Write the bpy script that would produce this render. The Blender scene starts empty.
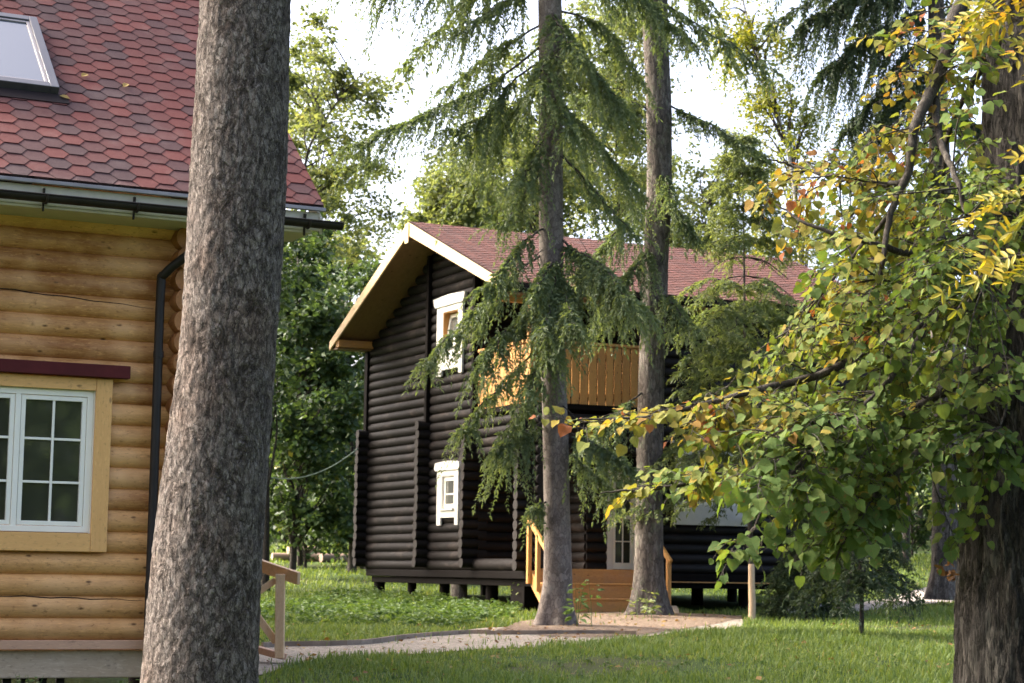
import bpy, math, random
import numpy as np
from mathutils import Vector, Matrix, noise

random.seed(7)
rng = np.random.default_rng(11)
S = bpy.context.scene
COL = S.collection
PI = math.pi

# ------------------------------------------------------------------ camera
F_PX = 2000.0
RHO = math.atan(.0157)
PIT = math.atan(231.5 / 2000)
_R = np.array([1, 0, 0.]); _F = np.array([0, math.cos(PIT), math.sin(PIT)])
_U = np.array([0, -math.sin(PIT), math.cos(PIT)])
CX = math.cos(RHO) * _R + math.sin(RHO) * _U
CY = -math.sin(RHO) * _R + math.cos(RHO) * _U
EYE = np.array([0, 0, 1.6])


def ray(x, y):
    return (x - 512) * CX - (y - 341.5) * CY + F_PX * _F


def at(x, y, Y):
    d = ray(x, y)
    return EYE + d * (Y / d[1])


cam = bpy.data.cameras.new('camera')
cam.sensor_width = 36
cam.lens = F_PX / 1024 * 36
cam.clip_end = 3000
cam.clip_start = .05
cam.dof.use_dof = True
cam.dof.focus_distance = 11.5
cam.dof.aperture_fstop = 9.0
co = bpy.data.objects.new('camera', cam)
COL.objects.link(co)
M = Matrix.Identity(4)
for i in range(3):
    M[i][0] = CX[i]; M[i][1] = CY[i]; M[i][2] = -_F[i]; M[i][3] = EYE[i]
co.matrix_world = M
S.camera = co

# ------------------------------------------------------------------ ground height
_gy = np.array([-60, 0, 10, 18, 22, 26, 31, 36, 39, 43, 50, 60, 75, 100, 200, 700])
_gd = np.array([1.7, 1.6, 1.42, 1.17, 1.04, .97, .9, .81, .75, .67, .5, .08, -.8, -1.9, -4, -10])
_gyy = np.linspace(-60, 700, 3041)
_gdd = np.interp(_gyy, _gy, _gd)
_k = np.ones(17) / 17
_gdd = np.convolve(np.pad(_gdd, 8, mode='edge'), _k, 'valid')


def gz(x, y):
    x = np.asarray(x, float); y = np.asarray(y, float)
    z = 1.6 - np.interp(y, _gyy, _gdd)
    return z + .025 * np.sin(x * .9 + y * .31) * np.sin(y * .55 - x * .2) + .012 * np.sin(x * 2.3 + 1) * np.sin(y * 1.7)


def ground_at(x, y):
    d = ray(x, y); d = d / d[1]
    Y = np.linspace(12, 140, 5000)
    P = EYE[2] + d[2] * Y
    g = gz(d[0] * Y, Y)
    k = np.argmax(P < g)
    if not (P < g).any(): k = -1
    return np.array([d[0] * Y[k], Y[k], g[k]])


# ------------------------------------------------------------------ mesh builder
class MB:
    def __init__(s):
        s.v = []; s.f = []; s.t = []; s.m = []; s.s = []; s.n = 0; s.e = []

    def add(s, V, faces, tint=.5, mat=0, smooth=False, loc=None):
        V = np.asarray(V, float).reshape(-1, 3)
        s.e.append(np.zeros((len(V), 3)) if loc is None else loc)
        s.v.append(V)
        s.t.append(np.broadcast_to(np.asarray(tint, float), (len(V),)))
        for fa in (faces if isinstance(faces, list) else [faces]):
            fa = np.asarray(fa, int)
            if fa.ndim == 1: fa = fa[None]
            s.f.append(fa + s.n)
            s.m.append(mat); s.s.append(smooth)
        s.n += len(V)

    def box(s, x0, x1, y0, y1, z0, z1, tint=.5, mat=0):
        V = [(x, y, z) for x in (x0, x1) for y in (y0, y1) for z in (z0, z1)]
        s.add(V, np.array([(0, 1, 3, 2), (4, 6, 7, 5), (0, 4, 5, 1), (2, 3, 7, 6), (0, 2, 6, 4), (1, 5, 7, 3)]), tint, mat)

    def beam(s, p, q, w, h, up=(0, 0, 1), tint=.5, mat=0):
        p = np.array(p, float); q = np.array(q, float)
        d = q - p; d /= np.linalg.norm(d)
        r = np.cross(d, up); r /= np.linalg.norm(r)
        u = np.cross(r, d)
        V = [c + a * r * w / 2 + b * u * h / 2 for c in (p, q) for a in (-1, 1) for b in (-1, 1)]
        s.add(V, np.array([(0, 2, 3, 1), (4, 5, 7, 6), (0, 4, 6, 2), (1, 3, 7, 5), (0, 1, 5, 4), (2, 6, 7, 3)]), tint, mat)

    def prism(s, poly, vec, tint=.5, mat=0):
        poly = np.array(poly, float); n = len(poly)
        V = np.vstack([poly, poly + np.array(vec, float)])
        idx = np.arange(n)
        side = np.stack([idx, (idx + 1) % n, (idx + 1) % n + n, idx + n], 1)
        s.add(V, [idx[::-1], idx + n, side], tint, mat)

    def tube(s, pts, rad, seg=10, cap=True, tint=.5, mat=0, rot=0., rfun=None, captint=None):
        pts = np.asarray(pts, float); k = len(pts)
        rad = np.broadcast_to(np.asarray(rad, float), (k,))
        T = np.gradient(pts, axis=0)
        T /= np.linalg.norm(T, axis=1)[:, None] + 1e-12
        m = T.mean(0)
        ref = np.array([1, 0, 0.]) if abs(m[0]) < .6 * np.linalg.norm(m) + 1e-9 else np.array([0, 0, 1.])
        A = np.cross(T, ref); A /= np.linalg.norm(A, axis=1)[:, None] + 1e-12
        B = np.cross(T, A)
        th = np.linspace(0, 2 * PI, seg, endpoint=False) + rot
        R = rad[:, None] * np.ones((k, seg))
        if rfun is not None: R = rfun(R, th, pts)
        V = pts[:, None] + R[..., None] * (np.cos(th)[None, :, None] * A[:, None] + np.sin(th)[None, :, None] * B[:, None])
        i = np.arange(k - 1)[:, None] * seg; j = np.arange(seg)[None]
        jn = (j + 1) % seg
        Q = np.stack([i + j, i + jn, i + seg + jn, i + seg + j], -1).reshape(-1, 4)
        s.add(V.reshape(-1, 3), Q, tint, mat, True)
        if cap:
            ct = float(np.mean(tint)) if captint is None else captint
            s.add(V[0], np.arange(seg)[::-1], ct, mat)
            s.add(V[-1], np.arange(seg), ct, mat)

    def scatter(s, T, faces, pos, X, Y, Z, sc, tint, mat=0, smooth=False):
        T = np.asarray(T, float); n = len(pos); k = len(T)
        if n == 0: return
        sc = np.broadcast_to(np.asarray(sc, float), (n,))
        V = pos[:, None] + sc[:, None, None] * (T[None, :, 0, None] * X[:, None] + T[None, :, 1, None] * Y[:, None] + T[None, :, 2, None] * Z[:, None])
        off = (np.arange(n) * k)[:, None, None]
        fl = [(np.asarray(fa)[None] + off).reshape(-1, np.asarray(fa).shape[1]) for fa in faces]
        s.add(V.reshape(-1, 3), fl, np.repeat(np.broadcast_to(np.asarray(tint, float), (n,)), k), mat, smooth, np.tile(T, (n, 1)))

    def build(s, name, mats, parent=None, local=False, bevel=0, world_frame=None):
        me = bpy.data.meshes.new(name)
        V = np.vstack(s.v)
        if parent is not None and not local:
            loc, rz = FR[parent.name]
            V = V - np.array(loc)
            c, sn = math.cos(-rz), math.sin(-rz)
            V = np.stack([V[:, 0] * c - V[:, 1] * sn, V[:, 0] * sn + V[:, 1] * c, V[:, 2]], 1)
        me.vertices.add(len(V)); me.vertices.foreach_set('co', V.astype(np.float32).ravel())
        loops = np.concatenate([f.ravel() for f in s.f])
        tot = np.concatenate([np.full(len(f), f.shape[1]) for f in s.f])
        start = np.concatenate([[0], np.cumsum(tot)[:-1]])
        me.loops.add(len(loops)); me.loops.foreach_set('vertex_index', loops.astype(np.int32))
        me.polygons.add(len(tot)); me.polygons.foreach_set('loop_start', start.astype(np.int32))
        try: me.polygons.foreach_set('loop_total', tot.astype(np.int32))
        except Exception: pass
        if not isinstance(mats, (list, tuple)): mats = [mats]
        for m in mats: me.materials.append(m)
        me.polygons.foreach_set('material_index', np.concatenate([np.full(len(f), m) for f, m in zip(s.f, s.m)]).astype(np.int32))
        me.polygons.foreach_set('use_smooth', np.concatenate([np.full(len(f), m) for f, m in zip(s.f, s.s)]).astype(bool))
        me.update(calc_edges=True)
        a = me.attributes.new('tint', 'FLOAT', 'POINT')
        a.data.foreach_set('value', np.concatenate(s.t).astype(np.float32))
        E_ = np.vstack(s.e)
        if E_.any():
            a = me.attributes.new('leafco', 'FLOAT_VECTOR', 'POINT')
            a.data.foreach_set('vector', E_.astype(np.float32).ravel())
        o = bpy.data.objects.new(name, me)
        COL.objects.link(o)
        if parent is not None:
            o.parent = parent
            FR[o.name] = FR[parent.name]
        else:
            FR[o.name] = ((0, 0, 0), 0)
        if bevel:
            b = o.modifiers.new('bevel', 'BEVEL'); b.width = bevel; b.segments = 2; b.limit_method = 'ANGLE'; b.angle_limit = .6
            b.harden_normals = False
        return o


FR = {}


def tag(o, label, cat=None, group=None, kind=None):
    if label: o['label'] = label
    if cat: o['category'] = cat
    if group: o['group'] = group
    if kind: o['kind'] = kind
    return o


def thing(name, label, cat, loc, rz=0, group=None):
    o = bpy.data.objects.new(name, None)
    COL.objects.link(o)
    o.empty_display_size = .2
    o.location = [float(c) for c in loc]; o.rotation_euler = (0, 0, rz)
    FR[o.name] = (tuple(float(c) for c in loc), rz)
    return tag(o, label, cat, group)


def unit(a):
    a = np.asarray(a, float)
    return a / (np.linalg.norm(a, axis=-1, keepdims=True) + 1e-12)


def nz(p, sc, seed=0):
    return noise.noise(Vector((p[0] * sc + seed * 7.3, p[1] * sc + seed * 3.1, p[2] * sc + seed)))


def spline(pts, n):
    """Catmull-Rom through pts, n samples."""
    P = np.asarray(pts, float)
    if len(P) == 2:
        t = np.linspace(0, 1, n)[:, None]
        return P[0] * (1 - t) + P[1] * t
    P = np.vstack([2 * P[0] - P[1], P, 2 * P[-1] - P[-2]])
    k = len(P) - 3
    out = []
    for u in np.linspace(0, k - 1e-6, n):
        i = int(u); t = u - i
        a, b, c, d = P[i], P[i + 1], P[i + 2], P[i + 3]
        out.append(.5 * ((2 * b) + (c - a) * t + (2 * a - 5 * b + 4 * c - d) * t * t + (3 * b - a - 3 * c + d) * t ** 3))
    return np.array(out)


# ------------------------------------------------------------------ materials
class NT:
    def __init__(s, name):
        s.m = bpy.data.materials.new(name); s.m.use_nodes = True
        s.t = s.m.node_tree; s.t.nodes.clear()
        s.out = s.t.nodes.new('ShaderNodeOutputMaterial')

    def n(s, ty, **kw):
        nd = s.t.nodes.new('ShaderNode' + ty)
        ins = kw.pop('i', {})
        for k, v in kw.items(): setattr(nd, k, v)
        for k, v in ins.items():
            if hasattr(v, 'is_linked') or isinstance(v, bpy.types.NodeSocket):
                s.t.links.new(v, nd.inputs[k])
            else:
                nd.inputs[k].default_value = v
        return nd

    def ramp(s, fac, stops, interp='LINEAR'):
        r = s.t.nodes.new('ShaderNodeValToRGB')
        r.color_ramp.interpolation = interp
        e = r.color_ramp.elements
        while len(e) < len(stops): e.new(.5)
        for el, (p, c) in zip(e, stops):
            el.position = p; el.color = (*c, 1) if len(c) == 3 else c
        s.t.links.new(fac, r.inputs[0])
        return r.outputs[0]

    def coords(s, scale=(1, 1, 1), kind='Object'):
        tc = s.n('TexCoord')
        mp = s.n('Mapping', i={'Vector': tc.outputs[kind], 'Scale': scale})
        return mp.outputs[0]

    def noise(s, vec, scale, detail=4, rough=.55, out='Fac', dist=0.):
        nd = s.n('TexNoise', i={'Vector': vec, 'Scale': scale, 'Detail': detail, 'Roughness': rough, 'Distortion': dist})
        return nd.outputs[out]

    def mix(s, fac, a, b, mode='MIX'):
        nd = s.n('Mix', data_type='RGBA', blend_type=mode)
        for sock, v in ((nd.inputs[0], fac), (nd.inputs[6], a), (nd.inputs[7], b)):
            if isinstance(v, bpy.types.NodeSocket): s.t.links.new(v, sock)
            elif isinstance(v, (int, float)): sock.default_value = v
            else: sock.default_value = (*v, 1) if len(v) == 3 else v
        return nd.outputs[2]

    def math(s, op, a, b=0., clamp=False):
        nd = s.n('Math', operation=op, use_clamp=clamp)
        for k, v in ((0, a), (1, b)):
            if isinstance(v, bpy.types.NodeSocket): s.t.links.new(v, nd.inputs[k])
            else: nd.inputs[k].default_value = v
        return nd.outputs[0]

    def tint(s):
        return s.n('Attribute', attribute_name='tint').outputs['Fac']

    def bump(s, h, strength=.5, dist=.01):
        return s.n('Bump', i={'Height': h, 'Strength': strength, 'Distance': dist}).outputs[0]

    def pbr(s, color, rough=.6, normal=None, spec=.5, metal=0.):
        b = s.n('BsdfPrincipled')
        for k, v in (('Base Color', color), ('Roughness', rough), ('Metallic', metal), ('Specular IOR Level', spec)):
            if isinstance(v, bpy.types.NodeSocket): s.t.links.new(v, b.inputs[k])
            elif k == 'Base Color': b.inputs[k].default_value = (*v, 1)
            else: b.inputs[k].default_value = v
        if normal is not None: s.t.links.new(normal, b.inputs['Normal'])
        s.t.links.new(b.outputs[0], s.out.inputs[0])
        return b


def wood_mat(name, c_lo, c_hi, axis='x', rough=.55, spec=.35, grain=1., knots=True, weather=None, stain=None, bumpd=.004):
    t = NT(name)
    sc = {'x': (.35, 4, 4), 'y': (4, .35, 4), 'z': (4, 4, .35)}[axis]
    v = t.coords(sc)
    tint = t.tint()
    wv = t.noise(v, 4.0 * grain, 6, .6, dist=.6)
    fine = t.noise(v, 40 * grain, 4, .7)
    f = t.math('ADD', t.math('MULTIPLY', wv, .55), t.math('MULTIPLY', fine, .45))
    f = t.math('ADD', f, t.math('MULTIPLY', t.math('SUBTRACT', tint, .5), .55))
    col = t.ramp(f, [(.25, c_lo), (.72, c_hi)])
    big = t.noise(t.coords((1, 1, 1)), 1.3, 3, .6)
    if stain is not None:
        col = t.mix(t.ramp(big, [(.45, (0, 0, 0)), (.72, (1, 1, 1))]), col, stain)
    if weather is not None:
        wn = t.noise(t.coords((.8, .8, 2.2)), 1.6, 5, .65)
        col = t.mix(t.ramp(wn, [(.53, (0, 0, 0)), (.7, (.8, .8, .8))]), col, weather)
    if knots:
        ks = {'x': (2.2, 2.2, 5), 'y': (2.2, 2.2, 5), 'z': (5, 5, 2.2)}[axis]
        kv = t.coords(ks)
        vo = t.n('TexVoronoi', feature='F1', i={'Vector': kv, 'Scale': 1.6, 'Randomness': 1.})
        kd = t.ramp(vo.outputs['Distance'], [(.05, (1, 1, 1)), (.12, (0, 0, 0))])
        col = t.mix(t.math('MULTIPLY', kd, .85), col, tuple(c * .25 for c in c_lo))
        sp = t.noise(t.coords({'x': (.5, 1, 1), 'y': (1, .5, 1), 'z': (1, 1, .5)}[axis]), 34., 5, .75)
        col = t.mix(t.ramp(sp, [(.56, (0,) * 3), (.68, (.6,) * 3)]), col, tuple(c * .55 for c in c_lo))
        lt = t.noise(t.coords({'x': (.25, 1, 1), 'y': (1, .25, 1), 'z': (1, 1, .25)}[axis]), 50., 4, .7)
        col = t.mix(t.ramp(lt, [(.55, (0,) * 3), (.7, (.45,) * 3)]), col, tuple(min(.9, c * 1.3) for c in c_hi))
    h = t.math('ADD', t.math('MULTIPLY', fine, .5), wv)
    t.pbr(col, t.ramp(fine, [(.3, (rough - .1,) * 3), (.8, (rough + .2,) * 3)]), t.bump(h, .35, bumpd), spec)
    return t.m


def plain_mat(name, c, rough=.5, spec=.5, metal=0., var=.25, vs=6., bump=.15):
    t = NT(name)
    n = t.noise(t.coords(), vs, 5, .6)
    col = t.ramp(n, [(.3, tuple(x * (1 - var) for x in c)), (.7, tuple(min(1, x * (1 + var * .6)) for x in c))])
    rr = t.ramp(n, [(.3, (max(0, rough - .08),) * 3), (.7, (min(1, rough + .1),) * 3)])
    t.pbr(col, rr, t.bump(t.noise(t.coords(), vs * 6, 3), bump, .003), spec, metal)
    return t.m


def leaf_mat(name, stops, trans=.35, rough=.5, spec=.3, blotch=None, transboost=1.1, veins=False):
    t = NT(name)
    col = t.ramp(t.tint(), stops)
    n = t.noise(t.coords(), 9., 3, .6)
    col = t.mix(t.ramp(n, [(.35, (.0,) * 3), (.75, (.45,) * 3)]), col, t.mix(1., col, (.55, .6, .5), 'MULTIPLY'))
    if blotch is not None:
        b = t.noise(t.coords(), 34., 4, .75)
        col = t.mix(t.ramp(b, [(.60, (0,) * 3), (.66, (.85,) * 3)]), col, blotch)
        b = t.noise(t.coords(), 150., 3, .7)
        col = t.mix(t.ramp(b, [(.62, (0,) * 3), (.68, (.5,) * 3)]), col, blotch)
    nrm = None
    if veins:
        lc = t.n('Attribute', attribute_name='leafco').outputs['Vector']
        sx = t.n('SeparateXYZ', i={0: lc})
        ay = t.math('ABSOLUTE', sx.outputs[1])
        q = t.math('FRACT', t.math('MULTIPLY', t.math('SUBTRACT', sx.outputs[0], t.math('MULTIPLY', ay, .75)), 5.5))
        side = t.ramp(q, [(0, (1,) * 3), (.10, (0,) * 3), (.90, (0,) * 3), (1, (1,) * 3)])
        mid = t.ramp(ay, [(0, (1,) * 3), (.03, (0,) * 3)])
        vm = t.math('MAXIMUM', t.math('MULTIPLY', side, .6), mid)
        col = t.mix(t.math('MULTIPLY', vm, .38), col, t.mix(1., col, (1.7, 1.6, 1.3), 'MULTIPLY'))
        nrm = t.bump(t.math('ADD', t.math('MULTIPLY', vm, -1.), t.noise(t.coords(), 90., 3, .6)), .55, .004)
    b = t.n('BsdfPrincipled', i={'Base Color': col, 'Roughness': rough, 'Specular IOR Level': spec})
    if nrm is not None: t.t.links.new(nrm, b.inputs['Normal'])
    tc = t.mix(1., col, (1.25 * transboost, 1.15 * transboost, .55), 'MULTIPLY')
    tr = t.n('BsdfTranslucent', i={'Color': tc})
    mx = t.n('MixShader', i={0: trans, 1: b.outputs[0], 2: tr.outputs[0]})
    t.t.links.new(mx.outputs[0], t.out.inputs[0])
    return t.m


def bark_mat(name, dark, mid, light, vs=1., stretch=.35, bump=1., bd=.02, lichen=None):
    t = NT(name)
    v = t.coords((1, 1, stretch))
    dn = t.n('TexNoise', i={'Vector': v, 'Scale': 9 * vs, 'Detail': 5., 'Roughness': .65})
    vv = t.mix(.12, v, dn.outputs['Color'])
    vo = t.n('TexVoronoi', feature='F1', i={'Vector': vv, 'Scale': 22 * vs})
    ve = t.n('TexVoronoi', feature='DISTANCE_TO_EDGE', i={'Vector': vv, 'Scale': 22 * vs})
    big = t.noise(v, 3.2 * vs, 5, .65)
    fine = t.noise(v, 60 * vs, 4, .7)
    f = t.math('ADD', t.math('MULTIPLY', big, .55), t.math('MULTIPLY', fine, .45))
    sep = t.n('SeparateColor', i={0: vo.outputs['Color']})
    f = t.math('ADD', f, t.math('MULTIPLY', t.math('SUBTRACT', sep.outputs[0], .5), .28))
    col = t.ramp(f, [(.25, dark), (.5, mid), (.75, light)])
    edge = t.ramp(ve.outputs['Distance'], [(.0, (1, 1, 1)), (.1, (0, 0, 0))])
    col = t.mix(t.math('MULTIPLY', edge, .6), col, tuple(c * .5 for c in dark))
    if lichen is not None:
        ln = t.noise(t.coords((1, 1, .6)), 7 * vs, 6, .7)
        col = t.mix(t.ramp(ln, [(.56, (0,) * 3), (.68, (.75,) * 3)]), col, lichen)
    h = t.math('ADD', t.math('MULTIPLY', t.ramp(ve.outputs['Distance'], [(0, (0,) * 3), (.16, (1,) * 3)]), .6), t.math('ADD', t.math('MULTIPLY', fine, .5), t.math('MULTIPLY', sep.outputs[1], .4)))
    t.pbr(col, .85, t.bump(h, bump, bd), .2)
    return t.m


MT = {}
MT['honey_log'] = wood_mat('honey stained pine logs', (.27, .100, .028), (.70, .375, .135), 'x', .5, .25, stain=(.70, .40, .18), bumpd=.008)
MT['honey_log_end'] = wood_mat('honey stained log ends', (.22, .085, .025), (.42, .18, .06), 'y', .55, .3)
MT['casing'] = wood_mat('yellow varnished casing boards', (.62, .32, .095), (.76, .42, .15), 'z', .45, .35, .7, bumpd=.002)
MT['casing_x'] = wood_mat('yellow varnished casing boards across', (.62, .32, .095), (.76, .42, .15), 'x', .45, .35, .7, bumpd=.002)
MT['raw_beam'] = wood_mat('weathered bottom beam', (.34, .245, .155), (.54, .42, .29), 'x', .8, .2, stain=(.38, .27, .165), bumpd=.003)
MT['edging'] = wood_mat('weathered edging boards', (.15, .115, .085), (.30, .24, .18), 'x', .85, .15, knots=False)
MT['pink_board'] = wood_mat('pinkish ledge board', (.40, .22, .13), (.55, .33, .20), 'x', .6, .25, bumpd=.002)
MT['new_pine'] = wood_mat('new pine boards', (.58, .36, .18), (.78, .55, .33), 'z', .6, .25, bumpd=.002)
MT['new_pine_x'] = wood_mat('new pine boards lengthwise', (.58, .36, .18), (.78, .55, .33), 'x', .6, .25, bumpd=.002)
MT['stakewood'] = wood_mat('peeled stake', (.36, .25, .15), (.58, .43, .28), 'z', .8, .15)
MT['felled'] = wood_mat('peeled felled logs', (.16, .115, .085), (.32, .235, .18), 'x', .8, .15)
MT['barge'] = wood_mat('pale pine barge board', (.46, .31, .16), (.68, .50, .29), 'y', .6, .25, .8, bumpd=.002)
MT['soffit'] = wood_mat('brown soffit planks', (.14, .08, .045), (.24, .14, .075), 'y', .6, .3, bumpd=.002)
MT['orange_wood'] = wood_mat('orange stained boards', (.36, .165, .045), (.55, .28, .08), 'z', .45, .35, .8, bumpd=.002)
MT['orange_wood_x'] = wood_mat('orange stained boards lengthwise', (.34, .155, .045), (.52, .26, .075), 'x', .5, .35, .8, weather=(.35, .20, .10), bumpd=.002)
MT['dark_log_x'] = wood_mat('tarred black brown logs lengthwise', (.005, .004, .0035), (.014, .0105, .009), 'x', .6, .2, weather=(.022, .016, .013), knots=False)
MT['dark_log_y'] = wood_mat('tarred black brown logs on gable', (.0045, .0039, .0036), (.013, .0105, .0095), 'y', .65, .1, weather=(.048, .037, .031), knots=False)
MT['dark_board'] = wood_mat('dark brown boards', (.004, .0032, .0028), (.009, .007, .006), 'z', .75, .05, knots=False)
MT['white_paint'] = plain_mat('white painted wood', (.60, .585, .53), .55, .4, var=.08, bump=.1)
MT['white_pvc'] = plain_mat('white window sash', (.82, .78, .66), .35, .5, var=.04, bump=.02)
MT['maroon'] = plain_mat('maroon painted drip board', (.090, .017, .017), .65, .12, var=.3, vs=3)
MT['black_metal'] = plain_mat('black brown gutter metal', (.020, .015, .012), .5, .25, var=.3)
MT['fascia'] = plain_mat('cream fascia board', (.52, .48, .36), .55, .3, var=.1)
MT['grey_metal'] = plain_mat('grey flashing metal', (.10, .10, .11), .38, .5, .6, var=.2)
MT['drip_edge'] = plain_mat('brown drip edge metal', (.24, .22, .22), .4, .5, .3, var=.2)
MT['concrete'] = plain_mat('pale concrete', (.42, .41, .39), .85, .2, var=.25, bump=.4)
MT['dark_lattice'] = plain_mat('dark lattice slats', (.03, .026, .022), .8, .2)  # one even dark tone for slats and backing
MT['rope'] = plain_mat('pale green rope', (.30, .36, .28), .8, .2)


def glass_mat(name, c, refl=1.):
    t = NT(name)
    n = t.noise(t.coords(), 1.7, 3, .6)
    b = t.pbr(c, .04, t.bump(n, .02, .02), .5)
    b.inputs['Coat Weight'].default_value = .6
    b.inputs['Coat Roughness'].default_value = .03
    return t.m


MT['pane'] = glass_mat('dark window glass', (.036, .038, .024))
MT['pane_bright'] = glass_mat('sky reflecting glass', (.085, .095, .115))
MT['curtain_glass'] = glass_mat('glass over pale curtain', (.085, .09, .08))


def shingle_mat(name, stops):
    t = NT(name)
    col = t.ramp(t.tint(), stops, 'LINEAR')
    g = t.noise(t.coords(), 260, 3, .7)
    col = t.mix(t.ramp(g, [(.3, (0,) * 3), (.8, (.5,) * 3)]), col, t.mix(1., col, (.45, .42, .42), 'MULTIPLY'))
    w = t.noise(t.coords(), 2.2, 4, .6)
    col = t.mix(t.ramp(w, [(.5, (0,) * 3), (.8, (.35,) * 3)]), col, (.16, .12, .11))
    t.pbr(col, .85, t.bump(g, .5, .004), .25)
    return t.m


MT['shingle'] = shingle_mat('red bitumen shingles', [(0, (.050, .028, .030)), (.25, (.062, .030, .031)), (.42, (.085, .029, .027)), (.7, (.110, .029, .025)), (1, (.130, .036, .030))])
MT['shingle_old'] = shingle_mat('faded brick red shingles', [(0, (.078, .035, .028)), (.4, (.108, .043, .033)), (1, (.145, .057, .043))])
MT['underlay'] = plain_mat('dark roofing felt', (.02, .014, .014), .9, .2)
MT['deckboard'] = MT['soffit']

LG = [(0, (.050, .082, .028)), (.35, (.088, .142, .038)), (.6, (.140, .172, .044)), (.75, (.20, .185, .045)), (.86, (.27, .205, .04)), (.94, (.20, .10, .035)), (1, (.26, .085, .04))]
MT['linden_leaf'] = leaf_mat('linden leaves', LG, .40, .72, .12, blotch=(.16, .085, .035), veins=True)
MT['rowan_leaf'] = leaf_mat('rowan leaflets', [(0, (.09, .13, .02)), (.4, (.22, .22, .03)), (.75, (.40, .30, .035)), (1, (.42, .16, .04))], .42, .5, .3)
MT['spruce'] = leaf_mat('spruce needles', [(0, (.050, .076, .036)), (.5, (.110, .155, .076)), (.85, (.17, .21, .098)), (1, (.20, .225, .105))], .45, .5, .3)
MT['spruce_dark'] = leaf_mat('dark spruce needles', [(0, (.020, .036, .020)), (.6, (.044, .070, .030)), (1, (.080, .112, .042))], .3, .5, .3)
MT['spruce_light'] = leaf_mat('light spruce needles', [(0, (.055, .088, .042)), (.5, (.125, .170, .075)), (1, (.20, .235, .10))], .48, .5, .3)
MT['bush_leaf'] = leaf_mat('deciduous leaves', [(0, (.028, .058, .024)), (.5, (.062, .106, .044)), (.85, (.105, .155, .055)), (1, (.22, .22, .06))], .38, .5, .3)
MT['birch_leaf'] = leaf_mat('birch leaves', [(0, (.07, .11, .02)), (.5, (.16, .19, .03)), (1, (.32, .28, .05))], .45, .5, .3)
MT['willow_leaf'] = leaf_mat('pale leaves', [(0, (.09, .13, .04)), (.6, (.150, .185, .088)), (1, (.24, .24, .12))], .52, .5, .3)
MT['weed_leaf'] = leaf_mat('weed leaves', [(0, (.040, .080, .022)), (.5, (.090, .155, .042)), (.9, (.15, .215, .065)), (1, (.22, .25, .12))], .35, .55, .3)
MT['grass_blade'] = leaf_mat('grass blades', [(0, (.070, .120, .030)), (.5, (.150, .215, .052)), (.85, (.22, .27, .075)), (1, (.32, .27, .12))], .35, .55, .25)
MT['dead_leaf'] = leaf_mat('dead leaves', [(0, (.10, .045, .018)), (.5, (.22, .11, .04)), (1, (.36, .25, .08))], .2, .7, .2)

def front_bark():
    t = NT('scaly spruce bark')
    v = t.coords((1, 1, .5))
    dn = t.n('TexNoise', i={'Vector': v, 'Scale': 14., 'Detail': 6., 'Roughness': .7})
    vv = t.mix(.10, v, dn.outputs['Color'])
    vo = t.n('TexVoronoi', feature='F1', i={'Vector': vv, 'Scale': 85., 'Randomness': 1.})
    ve = t.n('TexVoronoi', feature='DISTANCE_TO_EDGE', i={'Vector': vv, 'Scale': 30.})
    sep = t.n('SeparateColor', i={0: vo.outputs['Color']})
    fine = t.noise(v, 190., 4, .8)
    mid = t.noise(v, 46., 5, .75)
    big = t.noise(t.coords((1, 1, .55)), 11., 5, .72, dist=.5)
    f = t.math('ADD', t.math('MULTIPLY', fine, .46), t.math('MULTIPLY', mid, .38))
    f = t.math('ADD', f, t.math('MULTIPLY', sep.outputs[0], .16))
    col = t.ramp(f, [(.33, (.034, .028, .024)), (.44, (.120, .099, .086)), (.54, (.200, .170, .150)), (.66, (.38, .345, .31))])
    col = t.mix(t.ramp(big, [(.54, (0,) * 3), (.61, (.75,) * 3)]), col, t.mix(1., col, (.28, .245, .22), 'MULTIPLY'))
    hue = t.noise(t.coords((1, 1, .7)), 3.1, 4, .6)
    col = t.mix(t.ramp(hue, [(.5, (0,) * 3), (.7, (.5,) * 3)]), col, t.mix(1., col, (1.05, .80, .66), 'MULTIPLY'))
    lich = t.noise(t.coords(), 9., 6, .75)
    col = t.mix(t.ramp(lich, [(.62, (0,) * 3), (.70, (.55,) * 3)]), col, (.20, .19, .13))
    col = t.mix(t.ramp(ve.outputs['Distance'], [(0, (.75,) * 3), (.09, (0,) * 3)]), col, (.02, .016, .014))
    h = t.math('ADD', t.math('MULTIPLY', f, 1.2), t.math('MULTIPLY', t.ramp(ve.outputs['Distance'], [(0, (0,) * 3), (.12, (1,) * 3)]), .35))
    h = t.math('SUBTRACT', h, t.math('MULTIPLY', t.ramp(big, [(.52, (0,) * 3), (.62, (1,) * 3)]), 1.))
    t.pbr(col, .9, t.bump(h, 1., .022), .15)
    return t.m


MT['bark_front'] = front_bark()
MT['bark_mid'] = bark_mat('smooth grey brown spruce bark', (.075, .060, .051), (.15, .122, .103), (.215, .185, .16), .8, .6, .5, .01, lichen=(.17, .155, .13))
MT['bark_pine'] = bark_mat('flaky brown bark', (.038, .031, .026), (.11, .09, .074), (.22, .195, .165), 1.0, .3, .9, .02, lichen=(.14, .15, .10))
MT['bark_oak'] = bark_mat('deeply furrowed bark', (.012, .010, .009), (.036, .031, .026), (.10, .09, .078), 2.2, .16, 1., .02)
MT['bark_limb'] = bark_mat('grey limb bark', (.018, .015, .012), (.05, .042, .034), (.10, .088, .07), 2.5, .4, .6, .006)
MT['bark_birch'] = bark_mat('white birch bark', (.10, .09, .08), (.42, .40, .37), (.58, .56, .53), .6, 1.6, .4, .005)


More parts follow.
